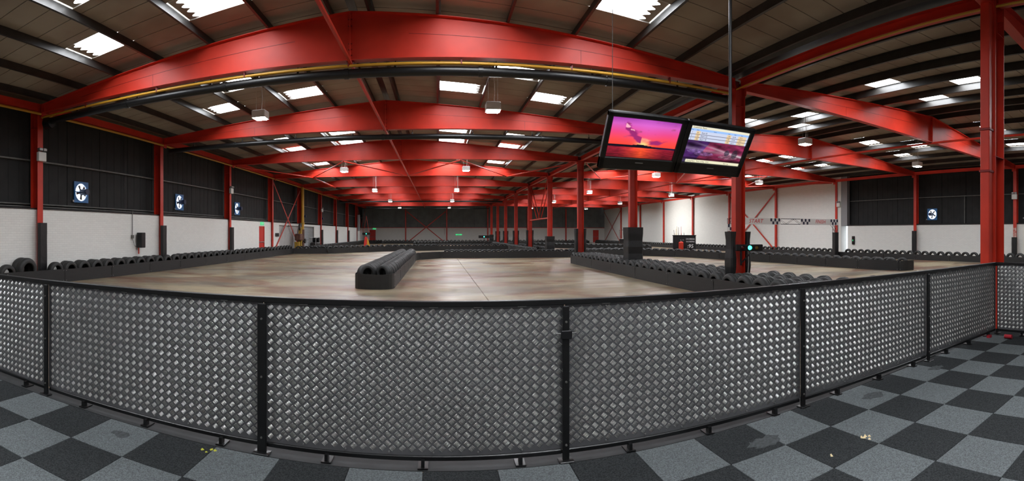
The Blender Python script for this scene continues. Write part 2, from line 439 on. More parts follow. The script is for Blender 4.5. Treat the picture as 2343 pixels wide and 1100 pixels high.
wr = struct('wall_right')
YW = 24.55
MB().box(27.34, 27.9, YB, YW-.64, 0, 2.14).build('brick_dado', 'brick_y', wr)
clad_side(wr, 27.75, -1, YB, YW, 2.24, 5.95, YF(-2))
MB().box(27.32, 27.75, YB, YW-.64, 2.14, 2.22).build('wall_ledge', 'blackpaint', wr)
MB().box(27.66, 27.75, YB, YW, 3.98, 4.03).build('sheeting_rail', 'rail', wr)
for yy in (YF(2)+.25, YF(2)-3.55, YF(2)-7.0):
    MB().box(27.69, 27.75, yy, yy+.05, 2.24, 4.0).build('sheeting_post', 'rail', wr)
MB().box(27.42, 27.9, YW, YE, 0, 5.95).build('white_blockwork', 'brick_y', wr)
MB().cbox(27.3, 27.62, YW-.62, YW-.02, 2.15, 5.9, .015).build('grey_corner_casing', 'duct', wr)
MB().cbox(27.28, 27.62, YW-.02, YW+.35, 0, 5.9, .01).build('wall_pier', 'whitebox', wr)
MB().box(27.2, 27.35, YB, YE, 5.52, 5.72).build('eaves_beam', 'red', wr)

wf = struct('wall_far')
MB().box(-12.2, -10.9, YE, YE+.25, 0, 2.42).build('brick_dado', 'brick_x', wf)
MB().box(-9.9, 25.4, YE, YE+.25, 0, 2.42).build('brick_dado', 'brick_x', wf)
MB().box(26.4, 27.9, YE, YE+.25, 0, 2.42).build('brick_dado', 'brick_x', wf)
MB().box(-10.9, -9.9, YE, YE+.25, 2.1, 2.42).build('brick_lintel', 'brick_x', wf)
MB().box(25.4, 26.4, YE, YE+.25, 2.1, 2.42).build('brick_lintel', 'brick_x', wf)
x = -12.2
while x < 27.8:
    MB().cbox(x+.01, min(x+1.8, 27.9)-.01, YE+.05, YE+.11, 2.5, 6.9, .008).build('cladding_panel', 'cladf', wf); x += 1.8
MB().box(-12.2, 27.9, YE+.11, YE+.2, 2.4, 7).build('wall_backing', 'clad', wf)
MB().box(-12.2, 27.9, YE-.03, YE+.1, 2.42, 2.5).build('wall_ledge', 'redcol', wf)
wb = struct('wall_back')
MB().box(-12.2, 27.9, YB-.25, YB, 0, 7).build('painted_wall', 'brick_x', wb)

# ------------------------------------------------------------------ steel columns
def hsec(b, x0, x1, y, fw, t=.016, z0=0, z1=5.55):
    """I-section, web in the plane of the frame"""
    b.box(x0, x0+t, y-fw/2, y+fw/2, z0, z1); b.box(x1-t, x1, y-fw/2, y+fw/2, z0, z1); b.box(x0+t, x1-t, y-.006, y+.006, z0, z1)
def col(name, label, x, y, d=.32, fw=.2, z1=5.55, group=None):
    t = thing(name, label, 'steel column', (x, y, 0), 0, group)
    b = MB(); hsec(b, -d/2, d/2, 0, fw, z1=z1); b.build('shaft', 'redcol', t)
    MB().box(-d/2-.08, d/2+.08, -fw/2-.06, fw/2+.06, 0, .02).build('base_plate', 'redcol', t)
    c = MB()
    for s in (-1, 1): c.box(-d/2+.016, d/2-.016, min(0, s*fw/2), max(0, s*fw/2), 5.02, 5.03) if z1 > 5.1 else None
    if c.v: c.build('stiffener', 'redcol', t)
    return t
def wrap_pad(parent, x0, x1, y0, y1, z0, z1, bands=(), name='crash_pad'):
    b = MB(); q = random.Random(int(z1*1000)+int(x0*77)); rings = []; n = 7
    for i in range(n+1):
        z = z0+(z1-z0)*i/n; d = (.018 if any(abs(z-c) < (z1-z0)/n*.55 for c in bands) else 0)+q.random()*.006
        rings.append((z, d))
    vs = []
    for z, d in rings:
        c = .035
        vs += [(x0+c+d, y0+d, z), (x1-c-d, y0+d, z), (x1-d, y0+c+d, z), (x1-d, y1-c-d, z), (x1-c-d, y1-d, z), (x0+c+d, y1-d, z), (x0+d, y1-c-d, z), (x0+d, y0+c+d, z)]
    fs = [tuple(range(7, -1, -1)), tuple(range(n*8, n*8+8))]
    for k in range(n):
        for i in range(8): fs.append((k*8+i, k*8+(i+1) % 8, k*8+8+(i+1) % 8, k*8+8+i))
    b.add(vs, fs); return b.build(name, 'pad', parent)
colL, colM, colR = {}, {}, {}
for k in range(-1, NF):
    nm = ORD[k] if k >= 0 else 'behind'
    w = f'red steel column against the left wall, {ORD[k-1]} one in view' if k >= 1 else 'red steel column against the left wall beside the spectator area' if k == 0 else 'red steel column against the left wall behind the viewing area'
    if k == 9: w = 'boxed column against the left wall, grey above and white below, next to the far corner'
    t = colL[k] = col('steel_column', w, XL-.17, YF(k), .34, .24)
    if k in (1, 2, 3, 6, 7, 8): wrap_pad(t, .17, .32, -.16, .20, .0, 1.93)
    if k == 9:
        MB().cbox(.18, .5, -.2, .2, 1.9, 4.2, .02).build('grey_casing', 'duct', t); MB().cbox(.18, .5, -.2, .2, 0, 1.9, .02).build('white_casing', 'whitebox', t)
    if k in (0,): continue
for k in range(-1, NF):
    w = f'red steel column in the middle row between the two bays, {ORD[k]} from the viewing fence' if k >= 0 else 'red steel column in the middle row behind the viewing area'
    if k == 0: w = 'tall red steel column with a boxed downpipe just outside the fence corner'
    if k == 1: w = 'red steel column with black crash pads that carries the green signal box'
    t = colM[k] = col('steel_column', w, XM+(.03 if k == 0 else 0), YF(k), .38 if k == 0 else .32, .25 if k == 0 else .2)
    if k == 0:
        p = MB().cbox(-.36, -.19, -.085, .085, .0, 5.6, .012).build('downpipe', 'redcol', t)
        MB().cbox(-.375, -.18, -.1, .1, 2.62, 2.66, .006).build('pipe_collar', 'redseam', p); MB().cbox(-.375, -.18, -.1, .1, 3.32, 3.36, .006).build('pipe_collar', 'redseam', p)
        MB().box(-.195, .195, -.13, .13, 2.90, 2.905).build('splice_joint', 'redseam', t)
    if k in (1, 3, 5, 6, 7, 8):
        s = 1.0 if k == 1 else .8
        wrap_pad(t, -.16-.2*s, -.17, -.19, .17, .0, 1.64 if k == 1 else 1.84, (.55, 1.28))
        wrap_pad(t, .17, .16+.17*s, -.17, .17, .0, 1.64 if k == 1 else 1.84, (.55, 1.28))
    if k == 2: wrap_pad(t, -.32, .34, -.30, .30, .0, 1.83, (.9, 1.4))
    if k in (4, 9): wrap_pad(t, -.29, .29, -.28, .28, .0, 1.38, (.9,))
for k in range(-1, NF):
    if k < 0: w = 'red steel column against the right wall behind the viewing area'
    elif k < 3: w = ['red steel column in the right dark wall near the viewing area', 'red steel column in the right dark wall with worn stickers and a white light box', 'red steel column in the right dark wall next to the right wall fan'][k]
    elif k == 3: w = 'red steel column at the corner of the white wall and the dark wall'
    else: w = f'slim red column half set in the right white wall, {ORD[k-4]} beyond the gantry'
    t = colR[k] = col('steel_column', w, XR+.17, YF(k), .30, .22)
    if k in (1, 2): wrap_pad(t, -.32, -.16, -.17, .17, .0, 1.35 if k == 1 else 1.75)
MB().box(-.162, -.152, -.09, .09, 1.35, 1.95).build('sticker_patch', mat('peeling_stickers', (205, 190, 180), .5, rgb2=(190, 60, 45), scale=9), colR[1])

# ------------------------------------------------------------------ rafters
def rafter(si, k):
    xr, xa, xb = SPANS[si]
    y = YF(k)
    lo = 5.47
    if k < 0: w = f'red tapered roof beam of the {["left","right"][si]} bay behind the viewing area'
    elif k == 0: w = f'red tapered roof beam of the {["left","right"][si]} bay right above the viewing fence'
    else: w = f'red tapered roof beam spanning the {["left","right"][si]} bay, {ORD[k-1]} from the viewing fence'
    t = thing('roof_beam', w, 'roof beam', (xr, y, 0))
    H = HALF+ (0 if si == 0 else .2); H = (xb-xa)/2-.18
    fw = .11
    b = MB()
    prof = [(-H, lo), (0, lo-.02), (H, lo), (H, ztop(H)-.012), (0, ztop(0)-.012), (-H, ztop(H)-.012)]
    b.prism(prof, 'y', -.006, .006); b.build('web', 'red', t)
    MB().prism([(-H, ztop(H)-.018), (0, ztop(0)-.018), (H, ztop(H)-.018), (H, ztop(H)), (0, ztop(0)), (-H, ztop(H))], 'y', -fw, fw).build('top_flange', 'red', t)
    MB().prism([(-H, lo-.018), (0, lo-.038), (H, lo-.018), (H, lo), (0, lo-.02), (-H, lo)], 'y', -fw, fw).build('bottom_flange', 'red', t)
    if k <= 4:
        q = MB()
        for s in (-1, 1):
            q.bar((s*1.3, -.009, 6.0), (s*(H-1.6), -.009, 5.66), .006, .007)
            q.bar((s*(H-4.2), -.009, 5.80), (s*(H-4.2), -.009, 5.48), .006, .007, (1, 0, 0))
        q.build('weld_seam', 'redseam', t)
    p = MB().box(-.014, .014, -fw, fw, lo-.02, ztop(0)-.02)
    p.build('apex_plate', 'red', t)
    if k <= 3:
        c = MB()
        for z in (5.55, 5.68, 5.81, 6.2, 6.35):
            for yy in (-.06, .06): c.tube((-.045, yy, z), (.045, yy, z), .013, 6)
        c.build('apex_bolts', 'redseam', t)
    for s in (-1, 1): MB().box(s*H-.01, s*H+.01, -fw, fw, lo-.15, ztop(H)+.02).build('end_plate', 'red', t)
for k in range(-1, NF):
    rafter(0, k); rafter(1, k)

# longitudinal ties at the apex, valley beam, eaves yellow gas pipes
t = thing('apex_tie', 'long red tube tying the roof beams together at mid span of the left bay', 'tie bar')
MB().tube((-1.94, YB, 5.40), (-1.94, YE-4, 5.40), .045, 8).build('tube', 'red', t)
c = MB()
for k in range(-1, NF): c.box(-2.02, -1.86, YF(k)-.07, YF(k)+.07, 5.395, 5.445)
c.build('clip', 'redseam', t)
t = thing('apex_tie', 'long red tube tying the roof beams together at mid span of the right bay', 'tie bar')
MB().tube((17.42, YB, 5.40), (17.42, YE-4, 5.40), .045, 8).build('tube', 'red', t)
c = MB()
for k in range(-1, NF): c.box(17.34, 17.50, YF(k)-.07, YF(k)+.07, 5.395, 5.445)
c.build('clip', 'redseam', t)
for k in range(-1, NF):
    y0, y1 = YF(k)+.12, (YF(k+1) if k < NF-1 else YE)-.12
    w = f'red valley beam between middle columns, {ORD[k+1]} along the row' if k >= 0 else 'red valley beam above the viewing area behind the fence'
    t = thing('valley_beam', w, 'steel beam', (XM, y0, 0))
    L = y1-y0
    b = MB(); b.box(-.09, .09, 0, L, 5.70, 5.715); b.box(-.09, .09, 0, L, 5.50, 5.515); b.box(-.006, .006, 0, L, 5.515, 5.70); b.build('section', 'red', t)
    MB().box(-.11, .11, -.02, .02, 5.46, 5.75).build('end_cleat', 'redseam', t)
tb = thing('ceiling_tie', 'short bright red tube high up beside the left wall past the braces', 'tie bar')
MB().tube((-8.5, YF(4)+.12, 5.40), (-8.5, YF(5)-.12, 5.40), .06, 8).build('tube', 'red', tb)

# plan bracing between the fourth and fifth beams
def brace(name, label, pts, r=.035):
    t = thing(name, label, 'brace', pts[0])
    p0 = Vector(pts[0])
    for a, b in zip(pts[:-1], pts[1:]):
        MB().tube(Vector(a)-p0, Vector(b)-p0, r, 8).build('diagonal', 'redcol', t)
    return t
A, B = YF(3)+.14, YF(4)-.14
brace('roof_brace', 'red zigzag roof bracing between two beams of the left bay', [(-11.2, A, 5.41), (-8.5, B, 5.41), (-5.0, A, 5.41), (-2.05, B, 5.41), (1.2, A, 5.41), (4.6, B, 5.41), (7.3, A, 5.41)])
brace('roof_brace', 'red zigzag roof bracing between two beams of the right bay', [(8.0, A, 5.41), (11.3, B, 5.41), (14.4, A, 5.41), (17.3, B, 5.41), (20.5, A, 5.41), (23.7, B, 5.41), (26.9, A, 5.41)])

def xbrace(label, ax, fixed, u0, u1, z0, z1, r=.04, col='redcol'):
    t = thing('cross_brace', label, 'brace', (fixed, u0, 0) if ax == 'y' else (u0, fixed, 0))
    L = u1-u0
    P = (lambda u, z, o: (o, u, z)) if ax == 'y' else (lambda u, z, o: (u, o, z))
    MB().bar(P(0, z0, .0), P(L, z1, .0), .13, .012, (1, 0, 0) if ax == 'y' else (0, 1, 0)).build('diagonal', col, t)
    MB().bar(P(0, z1, .05), P(L, z0, .05), .13, .012, (1, 0, 0) if ax == 'y' else (0, 1, 0)).build('diagonal', col, t)
    return t
xbrace('crossed red wall braces on the left wall near the yellow riser', 'y', -11.56, YF(4)+.15, YF(5)-.15, .05, 5.2)
xbrace('crossed red wall braces on the left wall by the far corner', 'y', -11.56, YF(9)+.15, YE-.1, .05, 5.2)
xbrace('crossed red wall braces on the right white wall behind the start banner', 'y', 27.3, YF(4)+.15, YF(5)-.15, .05, 5.2)
xbrace('crossed red wall braces on the right white wall by the far corner', 'y', 27.3, YF(9)+.15, YE-.1, .05, 5.2)
xbrace('crossed red braces between two thin posts on the far wall', 'x', YE-.12, -4.9, 1.2, .05, 5.0)
# middle-row portal bracing
t = thing('portal_brace', 'red V bracing with a cross strut between two middle columns', 'brace', (XM, YF(4), 0))
MB().tube((0, .12, 2.65), (0, 7.08, 2.65), .055, 8).build('strut', 'redcol', t)
for s in (-.11, .11):
    MB().bar((s, .15, 5.4), (s, 3.3, 2.72), .06, .02).build('diagonal', 'redcol', t); MB().bar((s, 7.05, 5.4), (s, 3.9, 2.72), .06, .02).build('diagonal', 'redcol', t)

# far wall posts, door, signs
for i, x in enumerate((-5.1, 1.4, 7.9, 14.3, 20.7)):
    t = thing('wall_post', ['thin red post on the far wall left of the cross brace', 'thin red post on the far wall right of the cross brace', 'thin red post on the far wall near the middle column row', 'thin red post on the far wall in the right bay, nearer the middle row', 'thin red post on the far wall in the right bay, nearer the red door'][i], 'steel post', (x, YE-.1, 0))
    b = MB(); b.box(-.09, .09, -.08, -.065, 0, 5.6); b.box(-.09, .09, .05, .065, 0, 5.6); b.box(-.006, .006, -.065, .05, 0, 5.6); b.build('shaft', 'redcol', t)
    MB().box(-.12, .12, -.1, .08, 0, .015).build('base_plate', 'redcol', t)
def door(name, x, y, rot, w=.96, h=2.05, mt='red_door'):
    d = struct(name, (x, y, 0)); d.rotation_euler = (0, 0, rot)
    MB().cbox(-w/2, w/2, -.03, .03, .01, h, .005).build('door_leaf', mt, d)
    f = MB(); f.box(-w/2-.06, -w/2, -.06, .06, 0, h+.06); f.box(w/2, w/2+.06, -.06, .06, 0, h+.06); f.box(-w/2, w/2, -.06, .06, h, h+.06); f.build('door_frame', 'redcol', d)
    hd = MB(); hd.tube((-w/2+.08, -.07, 1.0), (w/2-.08, -.07, 1.0), .02, 8); hd.box(-w/2+.06, -w/2+.12, -.07, -.03, .95, 1.05); hd.box(w/2-.12, w/2-.06, -.07, -.03, .95, 1.05)
    hd.build('push_bar', 'galv', d); return d
door('door_1', -11.7, 30.31, PI/2)
door('door_2', -10.4, YE+.08, 0)
door('door_3', 25.9, YE+.08, 0)
d4 = struct('door_4', (-11.72, 34, 0))
for i in range(4):
    MB().cbox(-.03, .03, i*1.5+.01, i*1.5+1.49, .02, 2.17, .01).build('door_leaf', 'white_door', d4)
b = MB()
for i in range(27): b.prism([(-.01, .03+i*.079), (.03, .045+i*.079), (.03, .09+i*.079), (-.01, .105+i*.079)], 'y', 6.05, 10.0)
b.build('shutter_slats', 'grey_shut', d4)
b = MB(); b.box(-.05, .06, -.08, 0, 0, 2.19); b.box(-.05, .06, 10.02, 10.1, 0, 2.19); b.box(-.05, .06, 6.0, 6.05, 0, 2.17); b.box(-.05, .08, -.08, 10.1, 2.15, 2.19); b.build('door_frame', 'steelgrey', d4)
def exit_sign(label, loc, rot, w=.5):
    t = thing('exit_sign', label, 'sign', loc, rot)
    MB().cbox(-w/2, w/2, -.05, 0, 0, .2, .01).build('case', 'exit', t)
    b = MB(); b.box(-.17, -.10, -.056, -.05, .05, .12); b.tube((-.12, -.056, .145), (-.12, -.05, .145), .018, 8); b.bar((.0, -.053, .1), (.15, -.053, .1), .03, .006, (0, 1, 0)); b.prism([(.12, .05), (.19, .1), (.12, .15)], 'y', -.056, -.05)
    b.build('running_man_symbol', 'text_white', t); return t
exit_sign('green exit sign over the red door on the left wall', (-11.62, 30.3, 2.14), PI/2, .6)
exit_sign('green exit sign over the red door at the left end of the far wall', (-10.1, YE-.05, 2.2), 0)
t = exit_sign('green lit exit sign low on the far white wall', (3.3, YE-.02, 1.25), 0, 1.0)
MB().tube((-2.3, -.02, .1), (-2.3, -.02, 1.1), .02, 6).build('conduit', 'steelgrey', t)

# ------------------------------------------------------------------ pipes under the beams
def pipe(label, y, z, x0, x1, r, mt, name, hang=True, ztopf=None):
    t = thing(name, label, 'pipe', (0, y, 0))
    MB().tube((x0, 0, z), (x1, 0, z), r, 16).build('pipe', mt, t, smooth=True)
    c = MB()
    x = x0+3.1
    while x < x1-.5: c.tube((x-.05, 0, z), (x+.05, 0, z), r*1.12, 16); x += 3.0
    if c.v: c.build('joint_sleeve', mt, t)
    if hang:
        x = x0+1.2
        while x < x1-.4:
            h = MB(); h.tube((x, 0, z+r), (x, 0, 5.45), .009, 6); h.tube((x, 0, z+r-.01), (x, 0, z+r+.05), .028, 8); h.build('hanger_rod', 'blackpaint', t); x += 2.25
    return t
p = pipe('thick black pipe slung under the nearest roof beam of the left bay', YF(1)+.09, 5.19, XL+.35, XM-.35, .105, 'blackpaint', 'black_pipe')
MB().lathe([(.05, XM-.36), (.12, XM-.36), (.12, XM-.3), (.05, XM-.3)], 14, 'x', (0, 0, 5.19)).build('pipe_flange', 'steelgrey', p)
MB().lathe([(.02, XL+.2), (.2, XL+.2), (.16, XL+.45), (.02, XL+.45)], 14, 'x', (0, 0, 5.13)).build('fan_unit', 'blackpaint', p)
pipe('thick black pipe slung under the second roof beam of the left bay', YF(2)+.09, 5.19, XL+.35, XM-.35, .1, 'blackpaint', 'black_pipe')
pipe('distant black pipe crossing the left bay under the seventh beam', YF(7)+.09, 5.15, XL+.35, XM-.35, .09, 'blackpaint', 'black_pipe')
pipe('distant thin green-black pipe crossing the left bay near the far wall', YF(9)+.09, 5.1, XL+.35, XM-.35, .06, 'blackpaint', 'black_pipe')
t = thing('gas_pipe', 'yellow gas pipe running across the left bay above the black pipe', 'pipe', (0, YF(1)-.02, 0))
MB().path([(XL+.1, 0, 5.33), (XM-.25, 0, 5.33)], .034, 10).build('pipe', 'yellow', t, smooth=True)
c = MB()
for i in range(7): c.box(-9.5+2.5*i, -9.47+2.5*i, -.04, .04, 5.31, 5.452)
c.build('clip', 'redseam', t)
t = thing('gas_pipe', 'yellow gas pipe running along the top of the left wall', 'pipe')
MB().tube((-11.36, 6, 5.42), (-11.36, 53, 5.42), .04, 10).build('pipe', 'yellow', t, smooth=True)
t = thing('gas_pipe', 'thin yellow pipe under the valley beam over the middle columns', 'pipe')
MB().tube((7.5, YB, 5.45), (7.5, YF(1)+.17, 5.45), .022, 8).build('pipe', 'yellow', t)
t = thing('gas_riser', 'thick vertical yellow gas riser against the left wall', 'pipe', (-11.2, 38.7, 0))
MB().tube((0, 0, 1.9), (0, 0, 5.42), .13, 14).build('pipe', 'yellow', t, smooth=True)
MB().tube((0, 0, 0), (0, 0, 1.9), .17, 14).build('lower_pipe', 'brown', t, smooth=True)
MB().tube((0, 0, 2.35), (0, 0, 2.47), .19, 14).build('flange', 'yellow2', t)

# ------------------------------------------------------------------ hanging lamps
def make_lamp(label):
    t = thing('high_bay_lamp', label, 'hanging lamp')
    MB().cbox(-.2, .2, -.2, .2, 0.02, .22, .02).build('housing', 'whitebox', t)
    f = MB()
    for a in ((-.2, .2, -.2, -.17), (-.2, .2, .17, .2), (-.2, -.17, -.17, .17), (.17, .2, -.17, .17)): f.box(a[0], a[1], a[2], a[3], 0, .022)
    f.build('rim', 'whitebox', t)
    MB().add([(a*.165, b*.165, .018) for a, b in ((-1,-1),(1,-1),(1,1),(-1,1))]+[(a*.15, b*.15, -.022) for a, b in ((-1,-1),(1,-1),(1,1),(-1,1))], [(0,1,2,3),(7,6,5,4),(0,4,5,1),(1,5,6,2),(2,6,7,3),(3,7,4,0)]).build('lamp_glass', 'lampface', t)
    for s in (-.13, .13): MB().tube((0, 0, 0), (0, 0, 1), .004, 5).build('suspension_wire', 'cable', t, loc=(s, 0, .215))
    MB().path([(.03, 0, .22), (.06, .01, .55), (.03, 0, .95), (.05, 0, 1.38)], .01, 6).build('power_cable', 'cable', t)
    return t
lamps = []
for si, xs in ((0, (-5.05, 1.5)), (1, (12.5, 20.2))):
    for j, x in enumerate(xs):
        for i, y in enumerate((13.05, 25.6, 38.3, 50.8, 63.4)):
            side = ['left', 'right'][j]
            lamps.append((x, y, f'white square hanging lamp, {ORD[i]} in the {side} lamp row of the {["left","right"][si]} bay'))
l0 = make_lamp(lamps[0][2]); l0.location = (lamps[0][0], lamps[0][1], 4.93)
LL = [l0]
for x, y, lb in lamps[1:]: LL.append(copy_tree(l0, (x, y, 4.93), 0, lb))
for x in (-5.05, 1.5, 12.5): LL.append(copy_tree(l0, (x, .45, 4.93), 0, f'unseen hanging lamp added over the viewing fence, the {["left","middle","right"][(-5.05, 1.5, 12.5).index(x)]} one'))  # unseen lamps, added to light the carpet and put glints on the plates
for lo_ in LL:
    x = lo_.location.x; xr_ = SPANS[0][0] if x < XM else SPANS[1][0]
    for ch in lo_.children:
        if ch.name.startswith('suspension_wire'): ch.scale = (1, 1, zroof(x-xr_)-4.93-.215)
# added spot without a fitting, brightens a patch of the white wall
sp = bpy.data.lights.new('added_wall_spot', 'SPOT'); sp.energy = 900; sp.spot_size = 2.1; sp.spot_blend = 1.0; sp.shadow_soft_size = .2; sp.color = (1, 1, .98)
so = bpy.data.objects.new('added_wall_spot', sp); COL.objects.link(so); so.location = (21.4, 49.6, 4.5)
so.rotation_euler = (Vector((27.4, 48.9, 2.6))-Vector(so.location)).to_track_quat('-Z', 'Y').to_euler()

for i, (pts, lb) in enumerate((([(-9.2, 12.2, 6.02), (-7.2, 12.1, 5.86), (-4.6, 11.9, 6.1), (-2.2, 11.8, 6.42)], 'thin black cable sagging under the roof left of the ridge past the black pipe'),
                               ([(1.2, 12.6, 6.40), (3.0, 12.7, 6.14), (5.0, 12.8, 5.92), (7.0, 12.9, 5.98)], 'thin black cable sagging under the roof right of the ridge past the black pipe'))):
    o = MB().path(pts, .009, 6).build('roof_cable', 'black'); o['label'] = lb; o['category'] = 'cable'
# ------------------------------------------------------------------ wall fans
def make_fan(label):
    t = thing('wall_fan', label, 'extractor fan')   # faces -y locally
    n = 32; R = .32; S = .385
    b = MB(); vs = []
    for i in range(n):
        a = 2*PI*i/n; cx, cz = math.cos(a), math.sin(a); k = S/max(abs(cx), abs(cz))
        vs += [(R*cx, -.03, R*cz), (k*cx, -.03, k*cz), (R*cx, .03, R*cz), (k*cx, .0, k*cz)]
    fs = []
    for i in range(n):
        j = (i+1) % n; fs += [(4*i, 4*j, 4*j+1, 4*i+1), (4*i+1, 4*j+1, 4*j+3, 4*i+3), (4*i, 4*i+2, 4*j+2, 4*j)]
    b.add(vs, fs); b.build('mounting_plate', 'blue', t)
    q = MB(); q.add([(R*math.cos(2*PI*i/n), .01, R*math.sin(2*PI*i/n)) for i in range(n)], [tuple(range(n))]); q.build('daylit_opening', 'fanlight', t)
    g = MB()
    for r in (.12, .2, .28):
        g.lathe([(r-.004, -.012), (r+.004, -.012), (r+.004, -.004), (r-.004, -.004)], 24, 'y')
    for i in range(4):
        a = PI*i/4+.2; g.tube((-R*math.cos(a), -.01, -R*math.sin(a)), (R*math.cos(a), -.01, R*math.sin(a)), .005, 5)
    g.build('guard', 'steelgrey', t)
    for i in range(5):
        a = 2*PI*i/5+.9; ca, sa = math.cos(a), math.sin(a)
        bl = MB(); pts = [(.06, -.03), (.26, -.07), (.28, .03), (.08, .03)]
        v = [(u*ca-w*sa, -.03-.04*w, u*sa+w*ca) for u, w in pts]+[(u*ca-w*sa, -.022-.04*w, u*sa+w*ca) for u, w in pts]
        bl.add(v, [(0,1,2,3),(7,6,5,4),(0,4,5,1),(1,5,6,2),(2,6,7,3),(3,7,4,0)]); bl.build('blade', 'machine' if i != 2 else 'brown', t)
    MB().tube((0, -.34, 0), (0, -.02, 0), .11, 16).build('motor', 'navy', t, smooth=True)
    MB().bar((-.36, -.06, .0), (.36, -.06, .0), .03, .03).build('motor_bracket', 'blue', t)
    MB().box(-.47, -.41, -.05, 0, -.37, -.3).build('isolator', 'galv', t)
    return t
fl = ['blue wall fan in the left dark cladding, nearest', 'blue wall fan in the left dark cladding, second', 'blue wall fan in the left dark cladding, third', 'blue wall fan in the left dark cladding just past the yellow riser', 'blue wall fan in the left dark cladding, farthest']
f0 = make_fan(fl[0]); f0.location = (-12.0, 13.07, 3.1); f0.rotation_euler = (0, 0, PI/2)
for lb, y in zip(fl[1:], (20.1, 27.0, 41.4, 48.1)): copy_tree(f0, (-12.0, y, 3.1), PI/2, lb)
copy_tree(f0, (27.72, 16.7, 2.86), -PI/2, 'blue wall fan in the right dark cladding left of the tall red column')
copy_tree(f0, (27.72, 9.75, 2.86), -PI/2, 'blue wall fan in the right dark cladding cut by the picture edge')

# ------------------------------------------------------------------ tyres
def tyre_mesh(R, w, n, prof_n):
    h = w/2
    if prof_n == 'hi':
        prof = [(.56*R, -h*.72), (.62*R, -h*.95), (.78*R, -h), (.91*R, -h*.86), (.97*R, -h*.66), (R, -h*.40), (.975*R, -h*.38), (.975*R, -h*.30), (R, -h*.26),
                (R, h*.26), (.975*R, h*.30), (.975*R, h*.38), (R, h*.40), (.97*R, h*.66), (.91*R, h*.86), (.78*R, h), (.62*R, h*.95), (.56*R, h*.72), (.64*R, h*.7), (.9*R, h*.6), (.93*R, 0), (.9*R, -h*.6), (.64*R, -h*.7)]
    else:
        prof = [(.6*R, -h*.8), (.85*R, -h), (R, -h*.55), (R, h*.55), (.85*R, h), (.6*R, h*.8)]
    b = MB(); b.lathe(prof, n, 'x'); return b
TY = {}
for key, R, w in (('a', .30, .235), ('b', .275, .19), ('c', .266, .235), ('big', .385, .25)):
    TY[key] = tyre_mesh(R, w, 26, 'hi').mesh('tyre', 'rubber', True); TY[key+'R'] = R
T = []   # (x, y, z, rotz, key, group, label)
def row(pts, off, sp, key, label, group, axis='across', z=0.0, skip=None, start=0.0, jit=1.0, nm=None, org='near end', wob=.006):
    """tyres along a polyline, 'off' metres to its left"""
    seg = [(Vector(a), Vector(b)) for a, b in zip(pts[:-1], pts[1:])]
    d = start; cnt = 0
    for a, b in seg:
        L = (b-a).length; u = (b-a)/L; n = Vector((-u.y, u.x))
        while d < L:
            p = a+u*d+n*off
            ang = math.atan2(u.y, u.x)
            rz = ang+PI/2 if axis == 'across' else ang
            q = p
            if not (skip and skip(q.x, q.y)):
                zz = z+TY[key+'R']; lab_ = f'{ORD[cnt]} black tyre from the {org}, {nm}' if nm and cnt < 12 else f'black tyre past the twelfth from the {org}, {nm}' if nm else label
                T.append((q.x+rnd.uniform(-wob, wob), q.y+jit*rnd.uniform(-.006, .006), zz, rz+jit*rnd.uniform(-.03, .03), key, group if not nm else None if cnt < 12 else 'farther tyres in the '+nm, lab_)); cnt += 1
            d += sp
        d -= L
SLZ = .07; SLI = .15
belts = {}
def arc_pts(pts, r=.5, n=6):
    out = [Vector(pts[0])]
    for i in range(1, len(pts)-1):
        a, p, c = Vector(pts[i-1]), Vector(pts[i]), Vector(pts[i+1])
        d1, d2 = (a-p).normalized(), (c-p).normalized(); rr = min(r, (a-p).length*.45, (c-p).length*.45)
        s, e = p+d1*rr, p+d2*rr
        for k in range(n+1):
            t_ = k/n; out.append(s*(1-t_)**2+p*2*t_*(1-t_)+e*t_**2)
    out.append(Vector(pts[-1])); return out
